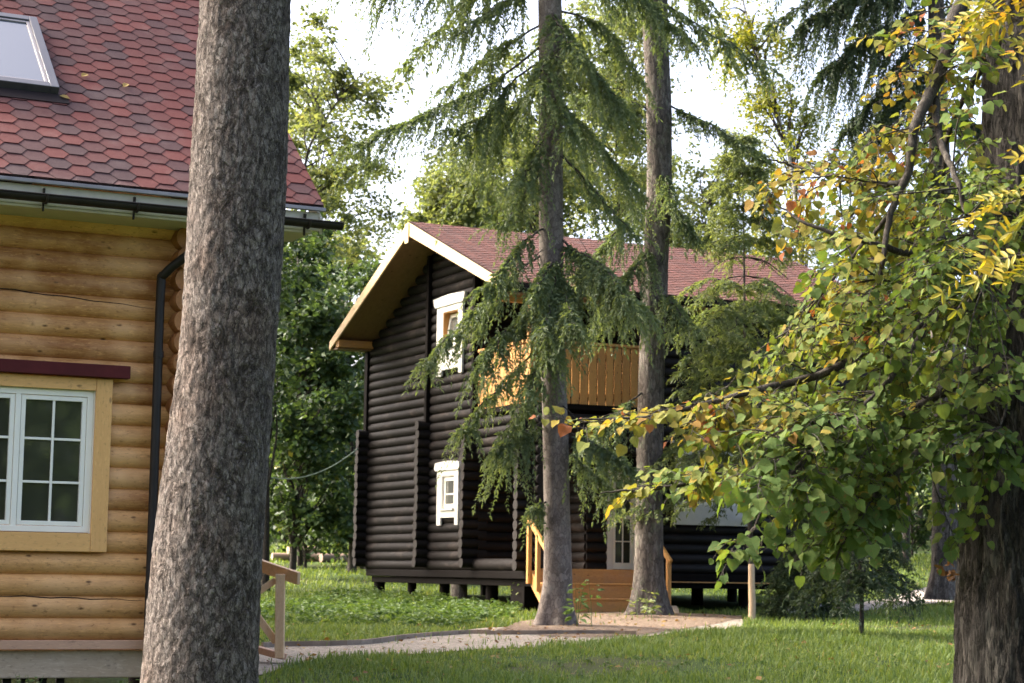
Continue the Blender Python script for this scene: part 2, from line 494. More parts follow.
# ground
def ground_mat():
    t = NT('lawn soil')
    v = t.coords()
    a = t.noise(v, .35, 6, .6); b = t.noise(v, 7, 5, .7); c = t.noise(v, 60, 3, .7)
    g = t.ramp(b, [(.3, (.024, .045, .010)), (.7, (.060, .090, .020))])
    d = t.ramp(c, [(.3, (.060, .045, .028)), (.7, (.12, .095, .06))])
    col = t.mix(t.ramp(a, [(.52, (0,) * 3), (.68, (.7,) * 3)]), g, d)
    t.pbr(col, .95, t.bump(c, .8, .03), .1)
    return t.m


def gravel_mat(name, c0, c1, c2):
    t = NT(name)
    v = t.coords()
    vo = t.n('TexVoronoi', feature='F1', i={'Vector': v, 'Scale': 28.})
    vo2 = t.n('TexVoronoi', feature='F1', i={'Vector': v, 'Scale': 9.})
    sep = t.n('SeparateColor', i={0: vo.outputs['Color']})
    big = t.noise(v, 1.2, 5, .65)
    f = t.math('ADD', t.math('MULTIPLY', sep.outputs[0], .5), t.math('MULTIPLY', big, .5))
    col = t.ramp(f, [(.2, c0), (.5, c1), (.8, c2)])
    t.pbr(col, .95, t.bump(t.math('ADD', vo.outputs['Distance'], vo2.outputs['Distance']), 1., .03), .15)
    return t.m


MT['ground'] = ground_mat()
MT['gravel'] = gravel_mat('pinkish gravel', (.18, .15, .115), (.30, .257, .20), (.44, .385, .31))
MT['dirt'] = gravel_mat('needle covered dirt', (.09, .064, .044), (.18, .13, .09), (.28, .21, .15))
MT['road'] = gravel_mat('grey gravel road', (.22, .19, .16), (.32, .28, .24), (.42, .37, .32))

# ------------------------------------------------------------------ world and sun
AZ = math.radians(-72)       # clockwise from +Y
EL = math.radians(40)
SD = Vector((math.sin(AZ) * math.cos(EL), math.cos(AZ) * math.cos(EL), math.sin(EL)))
W = bpy.data.worlds.new('World'); S.world = W; W.use_nodes = True
nt = W.node_tree; nt.nodes.clear()
sky = nt.nodes.new('ShaderNodeTexSky'); sky.sky_type = 'NISHITA'; sky.sun_disc = False
sky.sun_elevation = EL; sky.sun_rotation = AZ % (2 * PI)
sky.dust_density = 7.0; sky.air_density = .55; sky.ozone_density = .0
bg = nt.nodes.new('ShaderNodeBackground'); bg.inputs[1].default_value = .15
wo = nt.nodes.new('ShaderNodeOutputWorld')
nt.links.new(sky.outputs[0], bg.inputs[0]); nt.links.new(bg.outputs[0], wo.inputs[0])
sl = bpy.data.lights.new('sun', 'SUN'); sl.energy = 1.5; sl.angle = math.radians(5); sl.color = (1, .95, .86)
so = bpy.data.objects.new('sun', sl); COL.objects.link(so)
so.rotation_euler = SD.to_track_quat('Z', 'Y').to_euler()
so.location = (-20, 10, 30)
S.view_settings.view_transform = 'Standard'; S.view_settings.look = 'None'
S.view_settings.exposure = 2.6; S.view_settings.gamma = 1.0
S.view_settings.use_curve_mapping = False
S.render.engine = 'CYCLES'
S.cycles.max_bounces = 8
S.cycles.transmission_bounces = 4
S.cycles.diffuse_bounces = 4

# ------------------------------------------------------------------ ground, paths
xs = np.concatenate([np.linspace(-600, -40, 30)[:-1], np.linspace(-40, 40, 161), np.linspace(40, 600, 30)[1:]])
ys = np.concatenate([np.linspace(-60, 10, 12)[:-1], np.linspace(10, 60, 134), np.linspace(60, 120, 60)[1:], np.linspace(120, 690, 40)[1:]])
X, Y = np.meshgrid(xs, ys)
mb = MB()
nx, ny = len(xs), len(ys)
i, j = np.meshgrid(np.arange(nx - 1), np.arange(ny - 1))
a = (j * nx + i).ravel()
mb.add(np.stack([X.ravel(), Y.ravel(), gz(X, Y).ravel()], 1), np.stack([a, a + 1, a + nx + 1, a + nx], 1), .5, 0, True)
tag(mb.build('ground', MT['ground']), None, kind='structure')


def inside(px, py, poly):
    poly = np.asarray(poly); r = np.zeros(len(px), bool); n = len(poly)
    for i in range(n):
        x0, y0 = poly[i][:2]; x1, y1 = poly[(i + 1) % n][:2]
        c = ((y0 > py) != (y1 > py)) & (px < (x1 - x0) * (py - y0) / (y1 - y0 + 1e-12) + x0)
        r ^= c
    return r


def strip(name, upper, lower, mat, lift, wob=.12, n=60, label=None, taper=False):
    """A sheet between two ground curves, following the ground."""
    U = spline([ground_at(*p)[:2] for p in upper], n); L = spline([ground_at(*p)[:2] for p in lower], n)
    for k in range(n):
        w = nz((k * .35, 0, 0), 1., 3) * wob; w2 = nz((k * .4, 5, 0), 1., 9) * wob
        U[k] += w; L[k] += w2
        if taper:
            q = math.sqrt(max(0., 1 - abs(2 * k / (n - 1) - 1) ** 2.5)); c = (U[k] + L[k]) / 2
            U[k] = c + (U[k] - c) * q; L[k] = c + (L[k] - c) * q
    m = 9
    P = np.array([[U[k] * (1 - q) + L[k] * q for q in np.linspace(0, 1, m)] for k in range(n)]).reshape(-1, 2)
    V = np.column_stack([P, gz(P[:, 0], P[:, 1]) + lift])
    i, j = np.meshgrid(np.arange(m - 1), np.arange(n - 1)); a = (j * m + i).ravel()
    mb = MB(); mb.add(V, np.stack([a, a + m, a + m + 1, a + 1], 1), .5, 0, True)
    tag(mb.build(name, mat), label, kind='structure')
    return np.vstack([U, L[::-1]])


path_poly = strip('gravel_path', [(236, 652), (284, 645), (360, 643), (404, 637), (457, 632), (500, 628), (540, 627), (600, 626), (660, 622), (740, 616)],
                  [(205, 705), (255, 678), (300, 664), (360, 656), (420, 655), (450, 652), (505, 649), (548, 647), (640, 638), (745, 628)], MT['gravel'], .012)
dirt_poly = strip('dirt', [(495, 626), (560, 612), (620, 612), (690, 614), (742, 614)], [(500, 637), (560, 640), (640, 636), (700, 628), (745, 622)], MT['dirt'], .02, taper=True)
road_poly = strip('gravel_road', [(845, 607), (880, 600), (925, 588), (955, 580), (1060, 572), (1250, 566)], [(850, 613), (890, 610), (955, 603), (1010, 601), (1080, 600), (1260, 600)], MT['road'], .012)

# wooden edging board of the path
e = [ground_at(*p) for p in [(262, 648.5), (284, 647.5), (360, 645.5), (404, 640), (457, 635.5), (490, 634.5)]]
mb = MB()
P = spline([p + np.array([0, 0, .03]) for p in e], 26)
for k in range(25): mb.beam(P[k], P[k + 1] + (P[k + 1] - P[k]) * .02, .04, .09, tint=.5 + .2 * math.sin(k * 2.1))
tag(mb.build('edging_board', MT['edging']), 'long weathered grey board edging the gravel path left of the slim middle spruce', 'edging', 'edging boards along the path')
e = [ground_at(*p) for p in [(486, 635.5), (540, 635.2), (600, 635), (636, 636)]]
mb = MB()
P = spline([p + np.array([0, 0, .03]) for p in e], 20)
for k in range(19): mb.beam(P[k], P[k + 1] + (P[k + 1] - P[k]) * .02, .04, .085, tint=.35 + .2 * math.sin(k * 1.7))
tag(mb.build('edging_board', MT['edging']), 'shorter dark board edging the path in front of the slim middle spruce', 'edging', 'edging boards along the path')


# ================================================================== helpers for log houses (local: x along eaves, y into the house)
def wob_log(mb, p, q, r, seed, seg=14, tint=.5, amp=.05, step=.35, cap=True, captint=None, mat=0):
    p = np.array(p, float); q = np.array(q, float)
    L = np.linalg.norm(q - p); k = max(3, int(L / step) + 1)
    t = np.linspace(0, 1, k)[:, None]
    pts = p * (1 - t) + q * t
    rr = np.array([r * (1 + amp * nz((x * L * .6, seed * 1.7, 0), 1., seed)) for x in t[:, 0]])
    tt = tint + .10 * np.array([nz((x * L * .4, seed * 2.3, 4), 1., seed + 5) for x in t[:, 0]])
    mb.tube(pts, rr, seg, cap, np.repeat(tt, seg), mat, captint=captint)


def frame_ring(mb, xr, yr, zr, wd, axis):
    """One closed rectangular frame. axis 'y': opening seen along y; axis 'x': along x."""
    (a0, a1), (b0, b1) = (xr, zr) if axis == 'y' else (yr, zr)
    d0, d1 = yr if axis == 'y' else xr
    wd = wd if isinstance(wd, (tuple, list)) else (wd,) * 4      # left, right, bottom, top
    outer = [(a0, b0), (a1, b0), (a1, b1), (a0, b1)]
    inner = [(a0 + wd[0], b0 + wd[2]), (a1 - wd[1], b0 + wd[2]), (a1 - wd[1], b1 - wd[3]), (a0 + wd[0], b1 - wd[3])]
    V = []
    for d in (d0, d1):
        for ring in (outer, inner):
            for (a, b) in ring: V.append((a, d, b) if axis == 'y' else (d, a, b))
    F = []
    for k in range(4):
        n = (k + 1) % 4
        F += [(k, n, 4 + n, 4 + k), (8 + k, 12 + k, 12 + n, 8 + n), (k, 8 + k, 8 + n, n), (4 + k, 4 + n, 12 + n, 12 + k)]
    mb.add(V, np.array(F))


def hex_roof(mb, origin, sdir, tdir, s0, s1, t0, t1, W=.30, H=.205, lift=.006, seed=0, clumps=.25):
    """Honeycomb of real shingle tabs on a roof plane: s along the eave, t up the slope."""
    origin = np.array(origin, float); sdir = unit(sdir); tdir = unit(tdir); nrm = unit(np.cross(sdir, tdir))
    r = np.random.default_rng(seed)
    dx = W * .75
    for i in range(int((s1 - s0) / dx) + 3):
        cs = s0 + i * dx
        for k in range(-1, int((t1 - t0) / H) + 2):
            ct = t0 + (k + (.5 if i % 2 else 0)) * H
            pts = []
            for (a, b) in ((-.5, 0), (-.25, -.5), (.25, -.5), (.5, 0), (.25, .5), (-.25, .5)):
                s_ = min(max(cs + a * W * .988, s0), s1); t_ = min(max(ct + b * H * .982, t0), t1)
                lz = lift * (1.35 if b < 0 else (.9 if b == 0 else .35)) + r.normal() * .0006
                pts.append(origin + sdir * s_ + tdir * t_ + nrm * lz)
            P = np.array(pts)
            if np.ptp((P - origin) @ sdir) < .03 or np.ptp((P - origin) @ tdir) < .03: continue
            tt = r.random() * (1 - clumps) + clumps * (.5 + nz((cs, ct, seed), .9, seed))
            V = np.vstack([P, P[1:3] - nrm * lift * 1.6])
            mb.add(V, [np.arange(6), np.array([1, 6, 7, 2])[None]], float(np.clip(tt, 0, 1)))


ROT = math.radians(26)
UX = np.array([math.cos(ROT), math.sin(ROT), 0]); NX = np.array([-math.sin(ROT), math.cos(ROT), 0])

# ================================================================== near cabin of honey logs
A1 = at(0, 672, 17.9)
Z1 = float(gz(A1[0], A1[1]))
cab1 = thing('log_cabin', 'honey coloured log cabin with red hexagonal shingle roof and a white gridded window', 'cabin', (A1[0], A1[1], Z1), ROT)
dz = -Z1           # absolute z -> local z
XL, XR, DEP = -9.0, 1.52, 8.0

w = MB(); rr = random.Random(5)
zt = .94 + .0975
nlog = 21
for k in range(nlog):
    z = zt + k * .1952 + dz
    tn = .5 + (rr.random() - .5) * .5 - .12 * (k > 10)  # upper logs tinted darker: eave shade in the tint, lower ones bleached
    if 1.83 < z - dz < 3.2:
        wob_log(w, (XL, .062, z), (-.66, .062, z), .114, 10 + k, 18, tn, .035, .3, mat=0, captint=.3)
        wob_log(w, (.76, .062, z), (XR + .12, .062, z), .114, 10 + k, 18, tn, .035, .3, mat=0, captint=.3)
    else:
        wob_log(w, (XL, .062, z), (XR + .12, .062, z), .114, 10 + k, 18, tn, .035, .3, mat=0, captint=.3)
# long drying cracks
for (x0, x1, z0, z1, zz) in ((-.6, 1.25, 4.10, 3.985, 0), (-.3, 1.25, 1.335, 1.30, 0)):
    n = 14
    P = []
    for q in range(n):
        f = q / (n - 1); x = x0 + (x1 - x0) * f
        z = z0 + (z1 - z0) * f + .006 * math.sin(q * 1.9)
        kk = round((z - zt) / .1952); zc = zt + kk * .1952
        yy = .062 - math.sqrt(max(.001, .1165 ** 2 - (z - zc) ** 2))
        P.append((x, yy, z + dz))
    w.tube(P, [.001 + .0045 * math.sin(PI * (q + .5) / n) for q in range(n)], 6, True, .5, 1)
w.build('wall', [MT['honey_log'], MT['underlay']], cab1, True)
w = MB()
for k in range(nlog):
    z = zt + (k - .5) * .1952 + dz
    wob_log(w, (XR, -.22 + .02 * math.sin(k * 2.7), z), (XR, DEP + .2, z), .112, 60 + k, 16, .45 + (rr.random() - .5) * .4, .03, .6, captint=.25 + rr.random() * .3)
# upper gable logs
for k in range(16):
    z = zt + (nlog + k - .5) * .1952
    h = (z - 4.9) / .85
    if 3.6 - h < .4: break
    wob_log(w, (XR, -.1 + h, z + dz), (XR, 7.6 - h, z + dz), .112, 90 + k, 12, .45, .03, .8)
w.build('end_wall', MT['honey_log_end'], cab1, True)
b = MB(); b.box(XL, XR - .02, .035, .2, .60 + dz, .853 + dz)
b.build('bottom_beam', MT['raw_beam'], cab1, True, .012)
b = MB(); b.box(XL, XR - .06, -.045, .03, .857 + dz, .94 + dz, .6)
b.build('ledge_board', MT['pink_board'], cab1, True, .006)
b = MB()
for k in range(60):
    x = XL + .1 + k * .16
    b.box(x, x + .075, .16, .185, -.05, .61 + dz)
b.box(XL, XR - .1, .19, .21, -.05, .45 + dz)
b.build('lattice', MT['dark_lattice'], cab1, True)
for x in (-6, -3.2, -.6, 1.4):
    b = MB(); b.tube([(x, .4, -.25), (x, .4, .62 + dz)], .13, 12); b.build('pile', MT['dark_board'], cab1, True)

# window ------------------------------------------------------------
wx0, wx1 = -.79, .89
fx0, fx1, fz0, fz1 = wx0 + .16, wx1 - .16, 1.90 + dz, 3.185 + dz
t = MB()
Yf0, Yf1 = -.038, .03
frame_ring(t, (fx0, fx1), (Yf0, Yf1), (fz0, fz1), .055, 'y')
t.box(.025, .075, Yf0 + .002, Yf1 - .002, fz0 + .040, fz1 - .040)
winf = t.build('window', MT['white_pvc'], cab1, True, .005)
for (a, b_, c, d, mm) in ((wx0, wx0 + .15, 1.73, 3.30, 'casing'), (wx1 - .15, wx1, 1.73, 3.30, 'casing'), (wx0 + .152, wx1 - .152, 1.73, 1.895, 'casing_x'), (wx0 + .152, wx1 - .152, 3.19, 3.30, 'casing_x')):
    t = MB(); t.box(a, b_, -.085 if mm == 'casing' else -.083, -.05, c + dz, d + dz, .5)
    t.build('casing_board', MT[mm], winf, True, .004)
t = MB()   # reveal between casing and sash
t.box(wx0 + .14, wx0 + .16, -.047, .14, 1.89 + dz, 3.20 + dz); t.box(wx1 - .16, wx1 - .14, -.047, .14, 1.89 + dz, 3.20 + dz)
t.box(wx0 + .16, wx1 - .16, -.047, .14, 3.188 + dz, 3.20 + dz)
t.build('reveal', MT['white_pvc'], winf, True)
t = MB(); t.box(wx0 - .13, wx1 + .14, -.16, -.05, 3.310 + dz, 3.425 + dz)
t.build('drip_board', MT['maroon'], winf, True, .004)
for (a, c) in ((fx0 + .059, .021), (.079, fx1 - .059)):
    s_ = MB(); z0, z1 = fz0 + .059, fz1 - .059
    y0, y1 = -.028, .02
    s_.box(a, a + .04, y0, y1, z0, z1); s_.box(c - .04, c, y0, y1, z0, z1)
    s_.box(a + .04, c - .04, y0, y1, z0, z0 + .04); s_.box(a + .04, c - .04, y0, y1, z1 - .04, z1)
    m = (a + c) / 2
    s_.box(m - .011, m + .011, y0 + .008, y1 - .02, z0 + .04, z1 - .04)
    for q in (1, 2):
        zz = z0 + (z1 - z0) * q / 3
        s_.box(a + .04, m - .012, y0 + .008, y1 - .02, zz - .011, zz + .011)
        s_.box(m + .012, c - .04, y0 + .008, y1 - .02, zz - .011, zz + .011)
    s_.build('sash', MT['white_pvc'], winf, True, .003)
    g = MB(); g.box(a + .038, c - .038, .004, .012, z0 + .038, z1 - .038); g.build('pane', MT['pane'], winf, True)

# roof ----------------------------------------------------------------
TAN = .85
ES, EZ = -.60, 5.0           # eave line (local y, absolute z) of the shingle surface
RX1 = 2.70                   # verge
RIDY = 4.0
RIDZ = EZ + (RIDY - ES) * TAN
sl_len = math.hypot(RIDY - ES, RIDZ - EZ)
roof = MB()
for sgn, y0 in ((1, ES), (-1, 2 * RIDY - ES)):
    roof.prism([(XL - 1, y0, EZ - .012 + dz), (XL - 1, RIDY, RIDZ - .012 + dz), (XL - 1, RIDY, RIDZ - .05 + dz), (XL - 1, y0, EZ - .05 + dz)], (RX1 - XL + 1, 0, 0), .5, 1)
hex_roof(roof, (0, ES, EZ + dz), (1, 0, 0), (0, 1, TAN), XL - .9, RX1, 0, sl_len, .255, .19, .009, 3)
hex_roof(roof, (0, 2 * RIDY - ES, EZ + dz), (-1, 0, 0), (0, -1, TAN), -RX1, -(XL - .9), 0, sl_len, .255, .19, .009, 4)
rf = roof.build('roof', [MT['shingle'], MT['underlay']], cab1, True)
t = MB(); t.box(XL - 1, RX1 + .015, ES - .02, ES + .035, EZ - .052 + dz, EZ - .018 + dz)
t.build('drip_edge', MT['drip_edge'], rf, True, .004)
t = MB(); t.box(XL - 1, RX1 - .02, ES + .045, ES + .075, EZ - .235 + dz, EZ - .06 + dz)
t.build('fascia', MT['fascia'], rf, True, .003)
t = MB(); t.box(XL - 1, RX1 - .10, ES + .045, .03, EZ - .262 + dz, EZ - .240 + dz)
t.build('soffit', MT['fascia'], rf, True)
t = MB()     # verge board on the gable end
t.prism([(RX1 - .03, ES + .02, EZ - .11 + dz), (RX1 - .03, RIDY, RIDZ - .105 + dz), (RX1 - .03, RIDY, RIDZ - .27 + dz), (RX1 - .03, ES + .02, EZ - .27 + dz)], (.028, 0, 0), .5)
t.build('verge_board', MT['fascia'], rf, True, .003)
t = MB()     # underside of the verge overhang
t.prism([(XR + .13, -.3, EZ + .3 * TAN - .14 + dz), (XR + .13, RIDY, RIDZ - .14 + dz), (XR + .13, RIDY, RIDZ - .16 + dz), (XR + .13, -.3, EZ + .3 * TAN - .16 + dz)], (RX1 - XR - .18, 0, 0), .5)
t.build('verge_soffit', MT['fascia'], rf, True)
# half round gutter with brackets
t = MB(); n = 12
prof = [(ES - .075 + .060 * math.cos(q), EZ - .170 + .060 * math.sin(q)) for q in np.linspace(PI, 2 * PI, n)] + \
       [(ES - .075 + .053 * math.cos(q), EZ - .170 + .053 * math.sin(q)) for q in np.linspace(2 * PI, PI, n)]
gx0, gx1 = XL - 1, 2.85
V0 = np.array([(gx0, y, z + dz) for y, z in prof]); V1 = np.array([(gx1, y, z + dz) for y, z in prof])
m_ = len(prof); idx = np.arange(m_)
t.add(np.vstack([V0, V1]), [np.stack([idx, (idx + 1) % m_, (idx + 1) % m_ + m_, idx + m_], 1)], .5, 0, True)
cap = [(gx1, ES - .075 + .060 * math.cos(q), EZ - .170 + .060 * math.sin(q) + dz) for q in np.linspace(PI, 2 * PI, n)]
t.prism(cap, (.006, 0, 0))
t.tube([(gx0, ES - .137, EZ - .168 + dz), (gx1, ES - .137, EZ - .168 + dz)], .009, 8)
gut = t.build('gutter', MT['black_metal'], cab1, True)
for k in range(14):
    x = 2.52 - k * .815
    t = MB(); t.beam((x, ES - .0, EZ - .09 + dz), (x, ES + .03, EZ - .20 + dz), .03, .012, (1, 0, 0))
    t.beam((x, ES + .03, EZ - .085 + dz), (x, ES + .03, EZ - .29 + dz), .035, .012, (1, 0, 0))
    t.tube([(x, ES - .075 + .066 * math.cos(q), EZ - .170 + .068 * math.sin(q) + dz) for q in np.linspace(PI, 2 * PI, 9)], .012, 6)
    t.build('bracket', MT['black_metal'], gut, True)
t = MB()
pp = spline([(1.62, ES - .075, EZ - .26 + dz), (1.62, ES - .07, EZ - .34 + dz), (1.50, -.42, EZ - .50 + dz), (1.31, -.20, EZ - .70 + dz), (1.285, -.155, EZ - .86 + dz), (1.285, -.155, 3.0 + dz), (1.285, -.155, 2.0 + dz), (1.285, -.155, 1.0 + dz), (1.285, -.22, .90 + dz)], 60)
t.tube(pp, .042, 14)
t.tube([(1.285, -.155, 3.52 + dz), (1.285, -.155, 3.58 + dz)], .048, 14); t.tube([(1.285, -.155, 1.40 + dz), (1.285, -.155, 1.46 + dz)], .048, 14)
t.build('downpipe', MT['black_metal'], cab1, True)


# skylight on the roof slope: s along the eave, t up the slope, h off the slope
def rp(x, y, h=0.):
    nn = np.array([0, -TAN, 1.]) / math.hypot(1, TAN)
    return np.array([x, y, EZ + (y - ES) * TAN + dz]) + nn * h


def slope_frame(mb, x0, x1, y0, y1, wd, h0, h1):
    for (a, b_, c, d) in ((x0, x0 + wd, y0, y1), (x1 - wd, x1, y0, y1), (x0 + wd, x1 - wd, y0, y0 + wd * .8), (x0 + wd, x1 - wd, y1 - wd * .8, y1)):
        q = [rp(a, c, h0), rp(b_, c, h0), rp(b_, d, h0), rp(a, d, h0)]
        mb.prism(q, rp(0, 0, h1) - rp(0, 0, h0))


t = MB(); slope_frame(t, -.80, .435, .62, 1.76, .085, .0, .10)
skl = t.build('skylight', MT['grey_metal'], cab1, True, .006)
t = MB(); slope_frame(t, -.715, .35, .69, 1.69, .035, .03, .085); t.build('sash', MT['drip_edge'], skl, True, .004)
t = MB(); t.prism([rp(-.70, .70, .06), rp(.335, .70, .06), rp(.335, 1.68, .06), rp(-.70, 1.68, .06)], rp(0, 0, .07) - rp(0, 0, .06)); t.build('pane', MT['pane_bright'], skl, True)
t = MB(); t.prism([rp(-.88, .50, .016), rp(.52, .50, .016), rp(.52, .618, .022), rp(-.88, .618, .022)], rp(0, 0, .004) - rp(0, 0, 0)); t.build('flashing', MT['underlay'], skl, True)

# porch railing at the far end of the near cabin
def railmb(segs, w=.09, h=.09):
    m = MB()
    for p, q in segs: m.beam(p, q, w, h, (0, 1, .01))
    return m


YR = 22.3
post_b = at(279.5, 658, YR); post_t = at(280.5, 574, YR)
m = MB(); m.beam(post_b, post_t, .10, .10, (0, 1, 0)); rl = m.build('porch_railing', MT['new_pine'], cab1, False, .006)
m = MB(); m.beam(at(232, 556, YR + .7), at(299, 578.5, YR - .05), .14, .045, (0, 1, .25)); m.build('handrail', MT['new_pine_x'], rl, False, .005)
m = MB(); m.beam(at(240, 604, YR + .06), at(276, 580, YR + .06), .07, .05, (0, 1, 0)); m.build('brace', MT['new_pine'], rl, False, .004)
m = MB(); m.beam(at(238, 590, YR + .06), at(276, 642, YR + .06), .08, .05, (0, 1, 0)); m.build('brace', MT['new_pine'], rl, False, .004)
m = MB(); m.beam(at(225, 640, YR + .5), at(281, 656, YR + .03), .07, .20, (0, 1, 0)); m.build('bottom_board', MT['pink_board'], rl, False, .006)

# fallen leaves lying on the roof
for (px, py, lab) in ((125, 88, 'small yellow fallen leaf on the red roof just right of the skylight corner'), (84, 78, 'tiny yellow leaf on the red roof shingles above the other fallen leaf'), (64, 100, 'pale fallen leaf beside the lower right corner of the skylight')):
    d = ray(px, py); nn = UX * 0 + np.array([0, 0, 1.]) - TAN * NX
    P0 = A1 + ES * NX; P0 = np.array([P0[0], P0[1], EZ])
    p = EYE + d * (((P0 - EYE) @ nn) / (d @ nn))
    nn = unit(nn)
    a = unit(np.cross(nn, NX)); b_ = np.cross(nn, a)
    th = px; a, b_ = a * math.cos(th) + b_ * math.sin(th), -a * math.sin(th) + b_ * math.cos(th)
    m = MB()
    c = p + nn * .03
    prof = [(0, -.05), (.028, -.02), (.03, .015), (0, .055), (-.03, .015), (-.028, -.02)]
    V = [c + a * x + b_ * y + nn * (.012 * abs(x) / .03) for x, y in prof]
    m.add(V, [np.array([[0, 1, 2, 3], [0, 3, 4, 5]])], .95)
    lf = m.build('fallen_leaf', MT['dead_leaf'])
    tag(lf, lab, 'leaf', 'fallen leaves on the near roof')

# ================================================================== dark cabin
C2 = at(530, 587, 39.)
Z2 = .80
cab2 = thing('dark_log_cabin', 'two storey blackened log cabin on piles with orange balcony and faded red roof', 'cabin', (C2[0], C2[1], Z2), ROT)
dz = -Z2
LP = .1975
rr = random.Random(9)
WB = 8.62        # far end of the gable wall (local y)
WI = 2.70        # inner end: where the veranda begins
RID_Y, RID_Z = 4.35, 9.09
SL, SR = .475, .392


def rz_(y):      # roof surface height above the gable
    return RID_Z - (SL * (y - RID_Y) if y > RID_Y else SR * (RID_Y - y))


g = MB()
z = 1.645 + LP / 2; k = 0
while True:
    top = RID_Z - .30
    if z > top: break
    y0, y1 = WI, WB
    yl = RID_Y + (RID_Z - .28 - z) / SL; yr = RID_Y - (RID_Z - .28 - z) / SR
    y1 = min(y1, yl); y0 = max(y0, yr)
    if z < 4.75: y1 += .0
    tn = .42 + rr.random() * .3 + (.12 if z > 7.2 else 0)  # topmost logs tinted lighter: sunlight put into their colour
    hole = (3.44, 4.23) if 6.36 < z < 7.2 else ((3.49, 4.13) if 2.9 < z < 3.68 else None)
    if hole:
        wob_log(g, (.09, y0, z + dz), (.09, hole[0], z + dz), .112, 200 + k, 14, tn, .05, .5)
        wob_log(g, (.09, hole[1], z + dz), (.09, y1, z + dz), .112, 200 + k, 14, tn, .05, .5)
    else:
        wob_log(g, (.09, y0, z + dz), (.09, y1, z + dz), .112, 200 + k, 14, tn, .05, .5)
    z += LP; k += 1
g.build('gable_wall', MT['dark_log_y'], cab2, True)


def stack(name, y, x0, x1, z0, z1, seed, r=.105, mat='dark_log_x', off=.5):
    m = MB(); z = z0 + LP * off; q = 0
    while z < z1:
        wob_log(m, (x0 - .03 * rr.random(), y, z + dz), (x1, y, z + dz), r, seed + q, 12, .3 + rr.random() * .4, .03, .3, captint=.95)
        z += LP; q += 1
    return m.build(name, MT[mat], cab2, True)


stack('log_ends', 5.06, -.26, .3, 1.60, 4.78, 300, off=1.)
stack('log_ends', WB, -.24, .3, 1.60, 4.78, 330, off=1.)
stack('log_ends', WI + .02, -.24, .3, 1.60, 4.66, 360, off=1.)
# gable wall log ends past the far corner
m = MB(); z = 1.645 + LP / 2; q = 0
while z < 4.75:
    wob_log(m, (.09, WB - .1, z + dz), (.09, WB + .30, z + dz), .108, 380 + q, 12, .3, .03, .3); z += LP; q += 1
m.build('log_ends', MT['dark_log_y'], cab2, True)
# vertical boards of the upper gable
m = MB(); m.box(-.10, .0, 4.98, 5.10, 4.80 + dz, rz_(5.04) - .26 + dz, .5); m.build('gable_post', MT['dark_board'], cab2, True, .01)
m = MB(); m.box(-.06, .16, WB - .06, WB + .12, 4.80 + dz, 7.0 + dz, .4); m.build('corner_board', MT['dark_board'], cab2, True, .01)
m = MB(); m.box(-.05, .16, WI - .02, WI + .10, 4.85 + dz, rz_(2.75) - .27 + dz, .4); m.build('corner_board', MT['dark_board'], cab2, True, .01)
# floor frame on piles
m = MB(); m.box(.0, 8.1, -.02, 8.5, 1.485 + dz, 1.640 + dz, .5); m.build('floor_beam', MT['dark_board'], cab2, True, .015)
m = MB(); m.box(.10, 8.0, .10, 8.38, 1.345 + dz, 1.480 + dz, .4); m.build('sill_beam', MT['dark_board'], cab2, True, .012)
m = MB(); m.box(.05, 8.08, -.026, -.021, 1.46 + dz, 1.484 + dz); m.build('edge_strip', MT['orange_wood_x'], cab2, True)
for ix, x in enumerate((.3, 2.9, 5.4, 7.8)):
    for iy, y in enumerate((.75, 2.5, 4.9, 6.5, 8.2)):
        if ix > 2 and iy > 3: continue
        m = MB(); px_ = x + .1 * math.sin(ix * 5 + iy)
        gg = float(gz(*(C2 + px_ * UX + y * NX)[:2])) - .12
        rad = .10 + .03 * ((ix * 3 + iy * 5) % 3) / 2
        if ix == 0 and iy == 0: m.box(px_ - .2, px_ + .2, y - .3, y + .3, gg + dz, 1.344 + dz)
        else: m.tube([(px_, y, gg + dz), (px_, y, 1.344 + dz)], rad, 12)
        m.build('pile', MT['dark_board'], cab2, True)
m = MB(); gg = float(gz(*(C2 + .25 * UX + 3.74 * NX)[:2])) - .1
m.tube([(.2, 3.74, gg + dz), (.2, 3.74, gg + .2 + dz), (.2, 3.74, 1.344 + dz)], [.22, .19, .18], 14); m.build('stump_pile', MT['bark_pine'], cab2, True)

# veranda: corner pier of crossed logs, parapet log, lintel logs, inner walls
m = MB(); z = 1.645 + LP / 2; q = 0
while z < 4.80:
    wob_log(m, (-.20, .30, z + dz), (.52, .30, z + dz), .102, 400 + q, 12, .45, .03, .3, captint=.9)
    wob_log(m, (.18, -.06, z + LP / 2 + dz), (.18, .72, z + LP / 2 + dz), .100, 430 + q, 12, .45, .03, .3, captint=.9)
    z += LP; q += 1
m.build('corner_pier', MT['dark_log_x'], cab2, True)
m = MB()
wob_log(m, (.09, .6, 1.76 + dz), (.09, WI, 1.76 + dz), .125, 470, 14, .9, .03, .4)
m.build('parapet_log', MT['dark_log_y'], cab2, True)
m = MB()
for q in range(4):
    wob_log(m, (.09, .6, 4.06 + q * LP + dz), (.09, WI, 4.06 + q * LP + dz), .108, 480 + q, 12, .5, .03, .4)
m.build('lintel_log', MT['dark_log_y'], cab2, True)
m = MB()
for q in range(4):
    wob_log(m, (.5, .09, 4.06 + q * LP + dz), (2.88, .09, 4.06 + q * LP + dz), .108, 490 + q, 12, .55, .03, .4)
m.build('lintel_log', MT['dark_log_x'], cab2, True)


